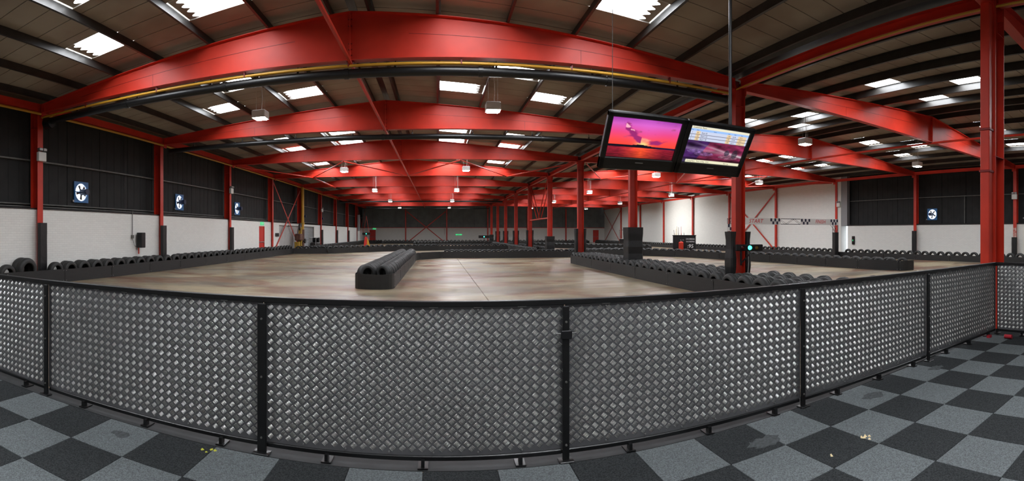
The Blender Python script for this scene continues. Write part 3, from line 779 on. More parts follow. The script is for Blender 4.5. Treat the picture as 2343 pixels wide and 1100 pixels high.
def barrier(label, pts, h=.43, piece=2.45, r=.5, sleeper=None, closed=False, phase=0.0, slz=.07):
    """rubber belt skirt in overlapping pieces along a polyline"""
    t = thing('tyre_barrier', label, 'track barrier', (pts[0][0], pts[0][1], 0))
    o = Vector((pts[0][0], pts[0][1])); P = [p-o for p in arc_pts([Vector(p) for p in pts], r)]
    # resample in pieces
    cum = [0]
    for a, b in zip(P[:-1], P[1:]): cum.append(cum[-1]+(b-a).length)
    tot = cum[-1]
    def at(d):
        d = min(max(d, 0), tot)
        for i in range(len(P)-1):
            if d <= cum[i+1]+1e-9: return P[i]+(P[i+1]-P[i])*((d-cum[i])/max(1e-9, cum[i+1]-cum[i]))
        return P[-1]
    s = -phase; i = 0
    while s < tot-.05:
        a, e = max(s, 0), min(s+piece, tot)
        if e-a > .1:
            ds = [a]+[c for c in cum if a+.02 < c < e-.02]+[e]
            k = MB(); vs = []; th = .012
            for j, d in enumerate(ds):
                p = at(d); q = (at(d+.02)-at(d-.02)).normalized(); nn = Vector((-q.y, q.x)); bump = .004*((i % 2))
                a0 = p-nn*(th+bump); a1 = p-nn*bump
                hh = h+.008*math.sin(i*2.1+j)
                vs += [(a0.x, a0.y, .004), (a1.x, a1.y, .004), (a1.x, a1.y, hh), (a0.x, a0.y, hh)]
            fs = [(0, 1, 2, 3), tuple(4*(len(ds)-1)+x for x in (3, 2, 1, 0))]
            for j in range(len(ds)-1):
                for m_ in range(4): fs.append((4*j+m_, 4*j+(m_+1) % 4, 4*j+4+(m_+1) % 4, 4*j+4+m_))
            k.add(vs, fs); bp = k.build('belt_panel', 'belt', t)
            bo = MB()
            for d in (a+.06, e-.06):
                p = at(d); q = (at(d+.02)-at(d-.02)).normalized(); nn = Vector((-q.y, q.x))
                for z in (.06, h-.05): bo.tube((*(p-nn*.013), z), (*(p-nn*.024), z), .011, 6)
                j_ = MB()
            bo.build('bolt', 'galv', bp)
            p = at(e); q = (at(e)-at(e-.04)).normalized(); nn = Vector((-q.y, q.x))
            if e < tot-.2: MB().bar((*(p-nn*.018), .01), (*(p-nn*.018), h-.01), .03, .004, (nn.x, nn.y, 0)).build('joint_strip', 'black', bp)
        s += piece; i += 1
    if sleeper:
        for (a, b, w) in sleeper:
            k = MB(); k.bar((a[0]-o.x, a[1]-o.y, slz/2), (b[0]-o.x, b[1]-o.y, slz/2), w, slz-.004); k.build('sleeper', 'wood', t)
    return t
# left barrier along the white wall
B1 = [(-11.0, 8.6), (-11.0, 35.5)]
barrier('long low black rubber barrier along the left white wall', B1, piece=2.45, phase=2.3, sleeper=[((-11.18, 8.8), (-11.18, 35.2), .3)])
G1 = 'tyres in the left wall barrier'; L1 = 'black tyre standing in the barrier row along the left white wall'
padskip = lambda x, y: any(abs(y-YF(k)) < .6 for k in range(0, 9)) and x < -11.18
row(B1, .14, .67, 'a', L1, G1, z=SLZ, start=.3, skip=lambda x, y: abs(y-9.7) < .78, nm='track-side row by the left white wall', org='fence')
row(B1, .385, .67, 'a', L1, G1, z=SLZ, start=.36, skip=lambda x, y: padskip(x, y) or abs(y-9.7) < .78, nm='back row by the left white wall', org='fence')
T.append((-11.17, 9.70, .385+.068, .05, 'big', None, 'large black tyre above the row by the left wall near the fence, track side'))
T.append((-11.43, 9.72, .385+.068, .05, 'big', None, 'large black tyre rising above the row by the left wall, the one nearer the wall'))
# barrier that crosses behind the island
B2 = [(-11.0, 35.5), (-8.3, 36.4), (-4.6, 42.0), (0, 44.2), (6.5, 44.2)]
barrier('low black barrier curving from the left wall towards the middle columns', B2)
G2 = 'tyres in the curved cross barrier'; L2 = 'black tyre standing in the curved cross barrier in the left bay'
row(B2, .18, .63, 'a', L2, G2, start=.4); row(B2, .44, .63, 'a', L2, G2, start=.7)
# island with the rounded nose
IS = [(-2.40, 28.4), (-2.40, 13.45), (-1.27, 13.45), (-1.27, 28.4), (.4, 30.6), (8.5, 30.4), (13.7, 31.3), (15.7, 27.5), (16.2, 23.4), (16.75, 19.0), (16.5, 13.6), (16.75, 11.5), (17.5, 11.5)]
barrier('black barrier island with a rounded nose pointing at the fence, running on across both bays', IS, piece=2.1, r=.52, phase=.55,
        sleeper=[((-2.12, 13.9), (-2.12, 28.2), .4), ((-1.55, 13.9), (-1.55, 28.2), .4)], slz=SLI)
G3 = 'tyres packed in the island rows'; L3l = 'black tyre in the left roll of the rounded island'; L3r = 'black tyre in the right roll of the rounded island'
row([(-2.11, 14.35), (-2.11, 28.3)], 0, .29, 'c', L3l, None, 'along', SLI, jit=.6, wob=.015, nm='left roll of the rounded island', org='nose')
row([(-1.56, 14.35), (-1.56, 28.3)], 0, .29, 'c', L3r, None, 'along', SLI, jit=.6, wob=.015, nm='right roll of the rounded island', org='nose')
for dx, rz in ((-2.12, 2.3), (-1.55, .85)):
    T.append((dx, 14.0, SLI+.266, rz, 'c', None, 'black tyre turned outward at the island nose, '+('left one' if dx < -2 else 'right one')))
T = [q for q in T if not (13.5 < q[1] < 14.2 and -2.5 < q[0] < -1.2 and 'outward' not in q[6])] 
G4 = 'tyres in the straight run behind the island'; L4 = 'black tyre in the straight barrier run between island and middle columns'
row([(.6, 30.75), (8.5, 30.55), (13.6, 31.4)], .12, .60, 'b', L4, G4); row([(.6, 30.75), (8.5, 30.55), (13.6, 31.4)], .34, .60, 'b', L4, G4, start=.3, skip=lambda x, y: abs(x-XM) < .4 and abs(y-YF(4)) < .6)
row([(9.0, 31.3), (13.4, 32.2)], .3, .62, 'b', L4, G4)
row([(9.0, 32.0), (13.4, 32.9)], .3, .62, 'b', L4, G4, start=.3)
G5 = 'tyres in the right bay inner barrier'; L5 = 'black tyre in the inner barrier of the right bay'
BI = [(13.7, 31.3), (15.7, 27.5), (16.2, 23.4), (16.75, 19.0), (16.5, 13.6), (16.7, 11.9)]
hutskip = lambda x, y: 15.75 < x < 17.6 and 28.4 < y < 30.6
gpost = lambda x, y: (x-16.5)**2+(y-23.7)**2 < .5
row(BI[::-1], -.17, .62, 'b', L5, G5, nm='front row, inner right bay barrier', start=.3, skip=lambda x, y: hutskip(x, y) or gpost(x, y)); row(BI[::-1], -.40, .62, 'b', L5, G5, nm='back row, inner right bay barrier', start=.6, skip=lambda x, y: hutskip(x, y) or gpost(x, y))
T.append((17.15, 11.85, .275, .3, 'b', None, 'black tyre at the near end of the right bay inner barrier'))
# barrier along the middle columns
B4 = [(8.35, 24.6), (6.95, 24.6), (6.75, 15), (6.62, 5.4)]
barrier('black barrier along the foot of the nearer middle columns', B4, r=.12, piece=2.6)
G6 = 'tyres around the nearer middle columns'; L6 = 'black tyre in the broad rows at the foot of the nearer middle columns'
def sk4(x, y): return any(abs(y-YF(k)) < .62 and abs(x-XM) < .62 for k in (1, 2, 3))
B4s = [(6.62, 5.9), (6.75, 15), (6.95, 24.3)]
NM4 = ['track-side row', 'second row', 'third row', 'fourth row', 'fifth row', 'back row']
for i, (off, st) in enumerate(((.14, .1), (.39, .1), (.64, .1), (.95, .42), (1.2, .42), (1.55, .15))):
    row([(6.62, 5.9), (6.75, 15)] if i == 5 else B4s, -off, .63, 'a', L6, G6, start=st, skip=sk4, nm=NM4[i]+' beside the middle columns', org='fence')
for (x, y, rz, wh) in ((8.95, 7.0, .9, 'left'), (9.35, 6.4, .5, 'middle'), (9.9, 6.15, .2, 'right')):
    T.append((x, y, .3, rz, 'a', None, wh+' one of the three loose black tyres behind the fence past the middle barrier'))
# outer right barrier
B6 = [(23.2, 5.0), (24.1, 16.5), (24.4, 40), (24.4, 72.5), (-9.5, 73)]
barrier('low black barrier along the right wall and the far wall', [(23.2, 5.0), (24.1, 16.5), (24.4, 40), (24.4, 72.0)][::-1], h=.34)
G7 = 'tyres in the right wall barrier'; L7 = 'black tyre standing in the barrier row along the right wall'
row([(23.2, 5.0), (24.1, 16.5), (24.4, 40), (24.4, 72.0)], -.14, .56, 'b', L7, G7, skip=lambda x, y: abs(y-22.05) < .45)
barrier('distant low black barrier in front of the far wall', [(-10.6, 45), (-10.6, 70), (-8.5, 73), (23.8, 73)], h=.38)
G8 = 'tyres in the far wall barrier'; L8 = 'distant black tyre in the barrier row by the far wall'
row([(-10.6, 45), (-10.6, 70), (-8.5, 73), (23.8, 73)], .16, .56, 'b', L8, G8); 
barrier('distant black barrier spur in front of the far wall barrier', [(-2.6, 60.0), (1.5, 64), (8, 65), (14, 66)], h=.4)
row([(-2.6, 60.0), (1.5, 64), (8, 65), (14, 66)], .16, .57, 'b', L8, G8); row([(-2.6, 60.0), (1.5, 64)], .4, .57, 'b', L8, G8)
barrier('black barrier around the farther middle columns', [(6.7, 60), (6.7, 34.2), (8.5, 34.2), (8.5, 60)], h=.4)
G9 = 'tyres around the farther middle columns'; L9 = 'black tyre in the barrier around the farther middle columns'
def sk9(x, y): return any(abs(y-YF(k)) < .6 and abs(x-XM) < .6 for k in range(4, 10))
for off in (-.16, -.38): row([(6.7, 34.6), (6.7, 60)], off, .58, 'b', L9, G9, skip=sk9)
row([(8.5, 34.6), (8.5, 60)], .16, .58, 'b', L9, G9, skip=sk9)
barrier('distant black barrier crossing the right bay', [(10.5, 52), (15.5, 46), (19, 40)], h=.4)
row([(10.5, 52), (15.5, 46), (19, 40)], .16, .57, 'b', L9.replace('around the farther middle columns', 'crossing the right bay'), 'tyres in the right bay cross barrier')
row([(10.5, 52), (15.5, 46), (19, 40)], .4, .57, 'b', L9.replace('around the farther middle columns', 'crossing the right bay'), 'tyres in the right bay cross barrier')
row([(-10.4, 38.5), (-10.4, 44.5)], .1, .6, 'b', 'black tyre in the loose heap beside the yellow riser', 'tyres near the yellow riser')
def tdist(q):
    px, py = proj(q[0], q[1], q[2]); d = math.hypot(q[0], q[1])
    return d+(1e3 if px < -20 or px > 2365 else 0)
T.sort(key=tdist)
for x, y, z, rz, key, g, lb in T[:300]:
    o = link('tyre', TY[key], None, (x, y, z), rz, label=lb, category='tyre'); o.rotation_euler = (rnd.uniform(-3, 3), 0, rz)
    if g: o['group'] = g
tb = MB(); lo_cache = {}
for key in ('a', 'b', 'c', 'big'): lo_cache[key] = tyre_mesh(TY[key+'R'], .19, 16, 'lo')
for x, y, z, rz, key, g, lb in T[300:]:
    m = Matrix.Translation((x, y, z)) @ Matrix.Rotation(rz, 4, 'Z'); c = lo_cache[key]
    tb.add([tuple(m @ Vector(v)) for v in c.v], c.f)
o = tb.build('distant_tyres', 'rubber', None, smooth=True); o['kind'] = 'stuff'; o['label'] = 'distant black tyres filling the barrier rows far down the hall'; o['category'] = 'tyres'

# ------------------------------------------------------------------ viewing fence of tread plate
def tread(wd, ht):
    """raised five-bar tread, plate in the xz plane, facing -y; lattice of alternating patches"""
    V = []; Fc = []
    px, pz = .0652, .0625; L, Wd, H, sp = .036, .0052, .0022, .0078
    cs = [(-.5, 0), (-.27, .8), (0, 1), (.27, .8), (.5, 0)]
    bars = []
    nx, nz = int(wd/px)+1, int(ht/pz)+1
    for i in range(nx):
        for j in range(nz):
            for ph, ang in ((0, PI/4), (.5, -PI/4)):
                cx, cz = (i+.25+ph)*px, (j+.25+ph)*pz
                if not (.02 < cx < wd-.02 and .02 < cz < ht-.02): continue
                for b in range(-2, 3):
                    bars.append((cx, cz, ang, b*sp))
    for cx, cz, ang, o in bars:
        c, s = math.cos(ang), math.sin(ang); base = len(V)
        def P(u, w, h): return (cx+u*c-w*s, -h, cz+u*s+w*c)
        V.append(P(-L/2, o, 0))
        for u in (-L*.3, L*.3):
            for w, h in cs: V.append(P(u, o+w*Wd, h*H))
        V.append(P(L/2, o, 0))
        for k in range(4):
            Fc.append((base, base+2+k, base+1+k)); Fc.append((base+1+k, base+2+k, base+7+k, base+6+k)); Fc.append((base+11, base+6+k, base+7+k))
    me = bpy.data.meshes.new('tread_bars'); me.from_pydata(V, [], Fc); me.materials.append(M['alubar'])
    me.polygons.foreach_set('use_smooth', [True]*len(me.polygons)); me.update(); return me
PW, PH = 2.04, 1.03
treadm = tread(PW, PH)
platem = MB().box(0, PW, 0, .004, 0, PH).mesh('plate', 'alu')
FPX = [(-7.85, 3.42), (-5.62, 3.36), (-3.46, 3.30), (-1.25, 3.30), (.886, 3.29), (3.05, 3.25), (5.12, 3.18), (7.05, 3.08), (7.02, .98), (7.0, -1.12)]
names = ['beyond the left picture edge', 'at the left picture edge', 'second from the left, lit in rows', 'widest, straight ahead of the camera', 'right of the straight-ahead one', 'in front of the loose tyres, fourth from the corner', 'last before the corner column', 'at the right corner, turned to face left', 'behind the right corner panel']
names = ['beyond the left picture edge', 'cut by the left picture edge', 'just left of the thick post', 'straight ahead between the thick post and the clamped post',
         'just right of the clamped post', 'in front of the loose tyres at the right', 'ending at the tall red column', 'turned at the corner, at the right picture edge', 'out of frame after the turned corner panel']
for i in range(len(FPX)-1):
    (xa, ya), (xb, yb) = FPX[i], FPX[i+1]
    L = math.hypot(xb-xa, yb-ya); ang = math.atan2(yb-ya, xb-xa)
    t = thing('tread_plate_fence_panel', 'silver tread plate fence panel '+names[i], 'fence panel', (xa, ya, 0), ang)
    g = .004; s = (L-2*g)/PW
    pl = link('plate', platem, t, (g, -.004, .075)); pl.scale = (s, 1, 1)
    tr = link('tread_pattern', treadm, pl, (0, -.0002, 0), kind='stuff')
    MB().cbox(-.006, L+.006, -.022, .022, 1.095, 1.135, .004).build('top_rail', 'blackpaint', t)
    MB().cbox(.02, L-.02, -.018, .018, .045, .078, .005).build('bottom_rail', 'blackpaint', t)
    bb = MB()
    for k in range(1, 7):
        x = L*k/7
        bb.box(x-.03, x+.03, -.014, 0, 1.088, 1.096); bb.tube((x, -.006, 1.075), (x, -.014, 1.075), .007, 6); bb.tube((x, -.006, .1), (x, -.014, .1), .006, 6)
    bb.build('rivet', 'galv', t)
    for k in range(1, 4):
        x = L*(k-.28)/3.2
        f = MB(); f.box(x-.035, x+.035, -.06, .05, .006, .014); f.box(x-.012, x+.012, -.05, .0, .014, .06); f.build('levelling_foot', 'blackpaint', t)
for i, (x, y) in enumerate(FPX):
    lab = ['black fence post out of frame at far left', 'black fence post outside the left picture edge', 'slim black fence post near the left picture edge', 'thick black fence post with bolts left of centre', 'black fence post with a clamp right of centre',
           'black fence post in front of the loose tyres', 'thin black fence post two panels before the corner', 'black corner fence post beside the tall red column', 'black fence post after the turned corner panel', 'black fence post at the end of the turned run'][i]
    t = thing('fence_post', lab, 'fence post', (x, y, 0))
    w = .034 if i == 3 else .024
    MB().cbox(-w, w, -.05, -.024, .006, 1.09, .004).build('post', 'blackpaint', t)
    MB().cbox(-w-.03, w+.03, -.085, -.0, .0045, .016, .004).build('foot_plate', 'blackpaint', t)
    b = MB()
    for z in (.12, .56, .98): b.tube((0, -.05, z), (0, -.056, z), .008, 8)
    b.build('bolt', 'steelgrey', t)
    if i == 4:
        MB().cbox(-.04, .04, -.064, -.05, .86, .92, .004).build('clamp', 'black', t)
        b = MB(); b.tube((-.075, -.04, .9), (-.04, -.056, .9), .005, 6); b.tube((.04, -.056, .9), (.075, -.04, .9), .005, 6); b.build('clamp_bolt', 'galv', t)
    if i == 7: MB().cbox(-.05, -.026, -.05, -.03, .08, 1.08, .003).build('red_edge_strip', 'redcol', t)

# litter
t = thing('drink_can', 'crushed red drink can lying by the corner fence panel', 'can', (6.72, 2.72, .009+.033))
MB().tube((-.0, -.06, 0), (.0, .055, 0), .031, 14).build('body', 'can', t, smooth=True); MB().tube((0, .055, 0), (0, .062, 0), .026, 14).build('lid', 'galv', t)
o = MB().box(6.66, 6.74, 3.0, 3.05, .005, .04).build('red_carton', 'can'); o['label'] = 'small red carton at the foot of the corner post'; o['category'] = 'carton'
def chip(label, x, y, m, n, r, seed):
    q = random.Random(seed); b = MB()
    for _ in range(n):
        dx, dy = q.uniform(-r, r), q.uniform(-r, r); s = q.uniform(.006, .016)
        b.add([(dx-s, dy, 0), (dx, dy-s, 0), (dx+s, dy+.3*s, 0), (dx, dy+s, 0), (dx, dy, s*.8)], [(0,1,4),(1,2,4),(2,3,4),(3,0,4),(3,2,1,0)])
    o = b.build('crumbs', m, None, loc=(x, y, .0045)); o['label'] = label; o['category'] = 'crumbs'; o['kind'] = 'stuff'
chip('pale crumbs on the carpet tiles at the right', 2.93, 2.36, 'crumb', 12, .04, 3)
chip('yellow flakes on the carpet near the thick fence post', -1.62, 3.13, 'litter_y', 5, .05, 5)
chip('small pale fleck on a dark carpet tile at the right', 2.52, 2.36, 'crumb', 2, .01, 6)

# ------------------------------------------------------------------ televisions
SH, SWd = .70, .995
tilt = math.atan2(.40, .58)
def noise2(u, v, seed=0):
    from mathutils import noise
    return noise.fractal(Vector((u, v, seed)), 1.0, 2.0, 4)
def pic_sunset(u, v):
    hz = .30
    if v < hz-.03-.0:
        t_ = max(0, 1-abs(u-.5)/.34); r = (200+50*t_, 38+45*t_, 66-20*t_); k = .62+.38*t_+.10*math.sin(v*260+6*noise2(u*4, v*30)); k = max(.3, min(1.1, k*(.75+.8*v/hz*.5)))
        return tuple(c*k for c in r)
    hill = hz+.015+.035*math.exp(-((u-.47)/.13)**2)+.01*math.exp(-((u-.1)/.2)**2)
    if v < hill: return (14, 14, 30) if u < .7 else (26, 22, 52)
    t_ = (v-hz)/(1-hz)
    stops = [(0, (250, 70, 50)), (.22, (245, 72, 75)), (.5, (226, 70, 130)), (.78, (205, 90, 185)), (1, (150, 60, 160))]
    for (a, ca), (b, cb) in zip(stops[:-1], stops[1:]):
        if t_ <= b:
            k = (t_-a)/(b-a); c = [x+(y-x)*k for x, y in zip(ca, cb)]; break
    d = math.hypot((u-.5)*1.2, (v-.36)*1.3); g = math.exp(-(d/.11)**2)
    c = [c[0]*(1-g)+255*g, c[1]*(1-g)+225*g, c[2]*(1-g)+130*g]
    g2 = math.exp(-(math.hypot(u-.52, (v-.85)*.6)/.22)**2)*.35; c = [x*(1-g2)+y*g2 for x, y in zip(c, (225, 110, 220))]
    n_ = noise2(u*6+3, v*9)
    # cloud bank from upper left down to the sun, and one at the right of it
    w = 0
    tt = (u-.2)/.24
    if 0 < tt < 1.1: w = math.exp(-((v-(.78-.30*tt))/.085)**2)
    w2 = math.exp(-(((u-.68)/.11)**2+((v-.44)/.065)**2))
    w3 = math.exp(-(((u-.55)/.16)**2+((v-.47)/.07)**2))
    m_ = max(0, min(1, (max(w*1.15, w2)+.6*n_-.28)*2.4)); m3 = max(0, min(1, (w3+.9*n_-.5)*2))
    c = [x*(1-.6*m3)+y*.6*m3 for x, y in zip(c, (255, 190, 140))]
    c = [x*(1-m_)+y*m_ for x, y in zip(c, (168-30*v, 42, 100+15*v))]
    if w > .3 and 0 < n_-.18 and v > .68: c = [250, 170, 190]
    return c
def pic_race(u, v):
    if v > .92: return (226, 221, 196)
    if v > .86: return (150, 186, 238)
    if v > .60:
        r = int((v-.60)/.0868)
        if abs((v-.60) % .0868) < .010: return (70, 60, 80)
        if .10 < u < .17 or .62 < u < .70 or .82 < u < .97: return (222, 196, 158)
        return (196, 204, 226)
    if v < .075: return (226, 222, 190) if u > .06 else (60, 50, 80)
    n_ = noise2(u*4, v*7, 3); d = math.exp(-((v-.34-(.5-u)*.12)/.05)**2)
    b = (150, 48, 90) if u > .35-.3*(.5-v) else (82, 40, 110)
    c = [x*(.75+.5*n_) for x in b]
    st = math.exp(-((v-(.60-.34*u))/.03)**2)*.45*min(1, u*2)+d*.3
    c = [x+(230-x)*max(0, min(1, st)) for x in c]
    for cx, cy, rx, ry, cc in ((.33, .26, .16, .06, (150, 110, 170)), (.18, .32, .14, .05, (135, 105, 165)), (.76, .22, .17, .055, (175, 130, 150)), (.72, .34, .045, .09, (60, 60, 80)), (.86, .33, .05, .13, (50, 50, 62))):
        e = ((u-cx)/rx)**2+((v-cy)/ry)**2
        if e < 1: c = [x*.35+y*.65*(.8+.5*noise2(u*18, v*25)) for x, y in zip(c, cc)]
    if v < .14: c = [x*.55 for x in c]
    return c
def screen(t, w, h, fn, nx=150, ny=84):
    vs = [(-w/2+w*i/nx, 0, h*j/ny) for j in range(ny+1) for i in range(nx+1)]
    fs = [(j*(nx+1)+i, j*(nx+1)+i+1, (j+1)*(nx+1)+i+1, (j+1)*(nx+1)+i) for j in range(ny) for i in range(nx)]
    me = bpy.data.meshes.new('screen'); me.from_pydata(vs, [], fs); me.materials.append(M['screen'])
    ca = me.color_attributes.new('pic', 'FLOAT_COLOR', 'POINT')
    cols = []
    for j in range(ny+1):
        for i in range(nx+1):
            c = lin([max(0, min(255, x)) for x in fn(i/nx, j/ny)]); cols += [c[0], c[1], c[2], 1]
    ca.data.foreach_set('color', cols)
    return link('screen', me, t)
def tv(label, x, fn):
    t = thing('television', label, 'television', (x, 5.32, 2.37)); t.rotation_euler = (tilt, 0, 0)
    b = MB(); w, h = SWd, SH
    sx0, sx1, sz0, sz1 = -w/2+.065, w/2-.065, .155, h-.062
    # frame as four bevelled bars round the screen, then the back shell
    fr = MB(); fr.cbox(-w/2, w/2, -.035, .03, 0, sz0, .01); fr.cbox(-w/2, w/2, -.035, .03, sz1, h, .01); fr.cbox(-w/2, sx0, -.035, .03, .0, h, .01); fr.cbox(sx1, w/2, -.035, .03, 0, h, .01)
    fr.build('bezel', 'blackpaint', t)
    MB().cbox(-w/2+.06, w/2-.06, .0, .1, .06, h-.06, .02).build('back_shell', 'black', t)
    s = screen(t, sx1-sx0, sz1-sz0, fn); s.location = ((sx0+sx1)/2, -.008, sz0)
    MB().box(-.05, .05, -.038, -.034, .095, .108).build('maker_badge', 'steelgrey', t)
    MB().box(-w/2+.1, w/2-.1, -.037, -.033, .02, .07).build('speaker_grille', 'black', t)
    return t, s, (sx1-sx0, sz1-sz0)
tv1, s1, _ = tv('flat television showing a pink and orange sunset over water', 2.325, pic_sunset)
tv2, s2, (sw, sh) = tv('flat television showing a race results table over a racing picture', 3.325, pic_race)
def st(b, u, v, size, m='black', al='LEFT', sx=1.0): text('screen_text', b, size, m, s2, (sw*(u-.5), -.003, sh*v), (PI/2, 0, 0), 0, al, .0003, sx)
st('Customer Race', .03, .955, .030)
st('Pos', .02, .888, .017, 'navy_sq'); st('Kart', .10, .888, .017, 'navy_sq'); st('Name', .38, .888, .017, 'navy_sq'); st('Laps', .63, .888, .017, 'navy_sq'); st('Best', .74, .888, .017, 'navy_sq'); st('Last', .86, .888, .017, 'navy_sq')
for i, (k, v) in enumerate((('8', .82), ('12', .735), ('18', .648))):
    st(str(i+1), .03, v, .026); st(k, .12, v, .026); st('Kart '+k, .19, v, .030); st('10', .645, v, .026, 'brown'); st(('26.98', '27.04', '26.71')[i], .72, v, .022); st('27.2', .85, v, .024, 'brown')
st('Timing Race   Time of Day  12:41', .08, .037, .024, 'steelgrey'); st('Best Lap', .72, .037, .022, 'steelgrey')
t = thing('television_mount', 'black bar and hangers that carry the two televisions', 'mounting bracket', (2.825, 5.3, 2.6))
MB().box(-.95, .95, -.09, -.03, .05, .12).build('cross_bar', 'blackpaint', t)
MB().tube((.83, -.05, .1), (.83, -.05, 3.67), .022, 8).build('hanger_pole', 'blackpaint', t)
MB().tube((-.83, -.05, .1), (-.83, -.05, 3.82), .004, 6).build('hanger_wire', 'steelgrey', t)

# ------------------------------------------------------------------ signal lights
def signal(label, loc, rotz, w=.74, h=.17, order=('red_off', 'go', 'amber_off'), vertical=False):
    t = thing('signal_light', label, 'signal light', loc, rotz)
    if vertical: MB().cbox(-h/2, h/2, -.1, 0, 0, w, .015).build('case', 'blackpaint', t)
    else: MB().cbox(-w/2, w/2, -.1, 0, 0, h, .015).build('case', 'blackpaint', t)
    for i, m in enumerate(order):
        u = (-.19+.19*i) if not vertical else 0; z = h/2 if not vertical else w*(.22+.28*i)
        b = MB(); b.lathe([(.001, -.118), (.03, -.116), (.052, -.108), (.055, -.1), (.001, -.1)], 16, 'y', (u, 0, z)); b.build('lens', m, t, smooth=True)
        hd = MB(); hd.lathe([(.058, -.13), (.064, -.13), (.064, -.1), (.058, -.1)], 16, 'y', (u, 0, z)); hd.build('hood', 'black', t)
    return t
s = signal('black signal box with a lit green lamp on the padded middle column', (7.68, YF(1)-.40, 1.13), -.35)
MB().bar((-.22, -.03, 0), (-.22, -.03, -.38), .05, .04).build('bracket', 'black', s); MB().bar((-.22, -.03, -.33), (.0, -.03, -.1), .04, .03).build('bracket', 'black', s)
MB().path([(.0, .05, 0), (.02, .06, -.3), (-.02, .06, -.8)], .008, 6).build('cable', 'cable', s)
s = signal('distant black signal box on a thin post in front of the far wall', (5.0, 52, 1.05), 0, 1.2, .30)
MB().tube((0, -.05, -1.05), (0, -.05, 0), .03, 8).build('post', 'blackpaint', s)
signal('small upright black signal box on the right wall past the gantry', (27.34, 23.3, .75), -PI/2, .62, .24, ('red_off', 'exit', 'red_off'), True)
s = signal('black signal box hung in front of the far left corner', (-9.9, 66, 1.35), 0, 1.1, .3)
for q in (-.4, .4): MB().tube((q, -.05, .3), (0, -.05, 2.6), .02, 6).build('hanger', 'redcol', s)
MB().tube((0, -.05, -1.35), (0, -.05, 0), .04, 8).build('post', 'blackpaint', s)

# ------------------------------------------------------------------ start / finish gantry
P0, P1 = Vector((16.5, 23.7)), Vector((23.95, 22.05))
def gs(px):
    """distance along the gantry at which it is crossed by the sight line of a photo column"""
    th = (px-XV)/FP; d = P1-P0; return (math.sin(th)*P0.y-math.cos(th)*P0.x)/(math.cos(th)*d.x-math.sin(th)*d.y)*d.length
L = (P1-P0).length; ang = math.atan2(P1.y-P0.y, P1.x-P0.x)
g = thing('race_gantry', 'start and finish gantry of black truss with white checkered banners', 'gantry', (P0.x, P0.y, 0), ang)
Z0, Z1 = 2.16, 2.50
tr = MB()
for y in (-.12, .12):
    for z in (Z0, Z1): tr.tube((0, y, z), (L, y, z), .02, 6)
n = 14
for i in range(n):
    a, b_ = L*i/n, L*(i+1)/n
    for y in (-.12, .12): tr.tube((a, y, Z0 if i % 2 else Z1), (b_, y, Z1 if i % 2 else Z0), .010, 5)
    tr.tube((a, -.12, Z0), (a, .12, Z0), .010, 5); tr.tube((a, -.12, Z1), (a, .12, Z1), .010, 5)
tr.build('truss', 'blackpaint', g)
for x0, x1, word, wx, checks in ((0.0, gs(1784), 'START', gs(1727), (gs(1760), 5)), (gs(1829), L+.13, 'FINISH', gs(1874), (gs(1830), 5))):
    pn = MB().box(x0, x1, -.155, -.143, Z0-.03, Z1+.03).build('banner', 'banner', g)
    text('lettering', word, .34, 'text_red', pn, (wx, -.158, (Z0+Z1)/2), (PI/2, 0, 0), .25, 'CENTER', .002, .95 if word == 'START' else .8)
    cb = MB()
    for i in range(checks[1]):
        z = (Z0+Z1)/2+(.0 if i % 2 == 0 else -.18); cb.box(checks[0]+i*.14, checks[0]+i*.14+.13, -.160, -.156, z, z+.18)
    if word == 'FINISH':
        for i in range(5):
            z = (Z0+Z1)/2+(.0 if i % 2 == 0 else -.18); cb.box(L-.5+i*.12, L-.5+i*.12+.115, -.160, -.156, z, z+.18)
    cb.build('checks', 'navy_sq', pn)
for x, s in ((0, 1), (L, -1)):
    ps = MB()
    for dx in (-.13, .13):
        for y in (-.12, .12): ps.tube((x+dx, y, 0), (x+dx, y, Z1), .018, 6)
    for i in range(8):
        z = i*.31
        ps.tube((x-.13, -.12, z), (x+.13, -.12, z+.31), .010, 5); ps.tube((x+.13, .12, z), (x-.13, .12, z+.31), .010, 5)
    ps.tube((x+s*.13, -.12, 1.75), (x+s*.5, -.12, Z0), .012, 5)
    ps.build('tower', 'blackpaint', g)
    wrap_pad(g, x-.17, x+.17, -.19, .17, 0, 1.65, (), 'tower_pad')
pn = MB().box(-.28, .1, -.165, -.155, 1.72, 2.14).build('tower_banner', 'banner', g)
MB().box(-.22, -.1, -.170, -.166, 1.95, 2.14).box(-.1, .02, -.170, -.166, 1.76, 1.95).build('checks', 'navy_sq', pn)

# ------------------------------------------------------------------ marshal cabinet, cylinder, flags
t = thing('marshal_cabinet', 'black equipment cabinet with white lettering behind the right bay barrier', 'cabinet', (16.6, 29.5, 0), -.52)
MB().cbox(-.8, .8, -.35, .35, 0, 1.42, .02).build('body', 'black', t)
MB().box(-.84, .84, -.38, .38, 1.42, 1.46).build('lid', 'blackpaint', t)
pb = MB().box(.05, .76, -.362, -.35, .2, 1.38).build('notice_board', 'blackpaint', t)
text('lettering', 'ON BREAK', .15, 'text_white', pb, (.42, -.366, 1.18), (PI/2, 0, 0), 0, 'CENTER', .001, .85)
text('lettering', 'RACE BRIEFING', .13, 'text_white', pb, (.42, -.366, 1.0), (PI/2, 0, 0), 0, 'CENTER', .001, .65)
text('lettering', ':95', .36, 'text_white', pb, (.42, -.366, .68), (PI/2, 0, 0), .1, 'CENTER', .001, 1)
b = MB(); b.tube((-.25, -.36, 1.12), (-.25, -.35, 1.12), .05, 12); b.tube((-.08, -.36, 1.12), (-.08, -.35, 1.12), .05, 12); b.build('dial', 'steelgrey', t)
ct, sn = math.cos(-.52), math.sin(-.52)
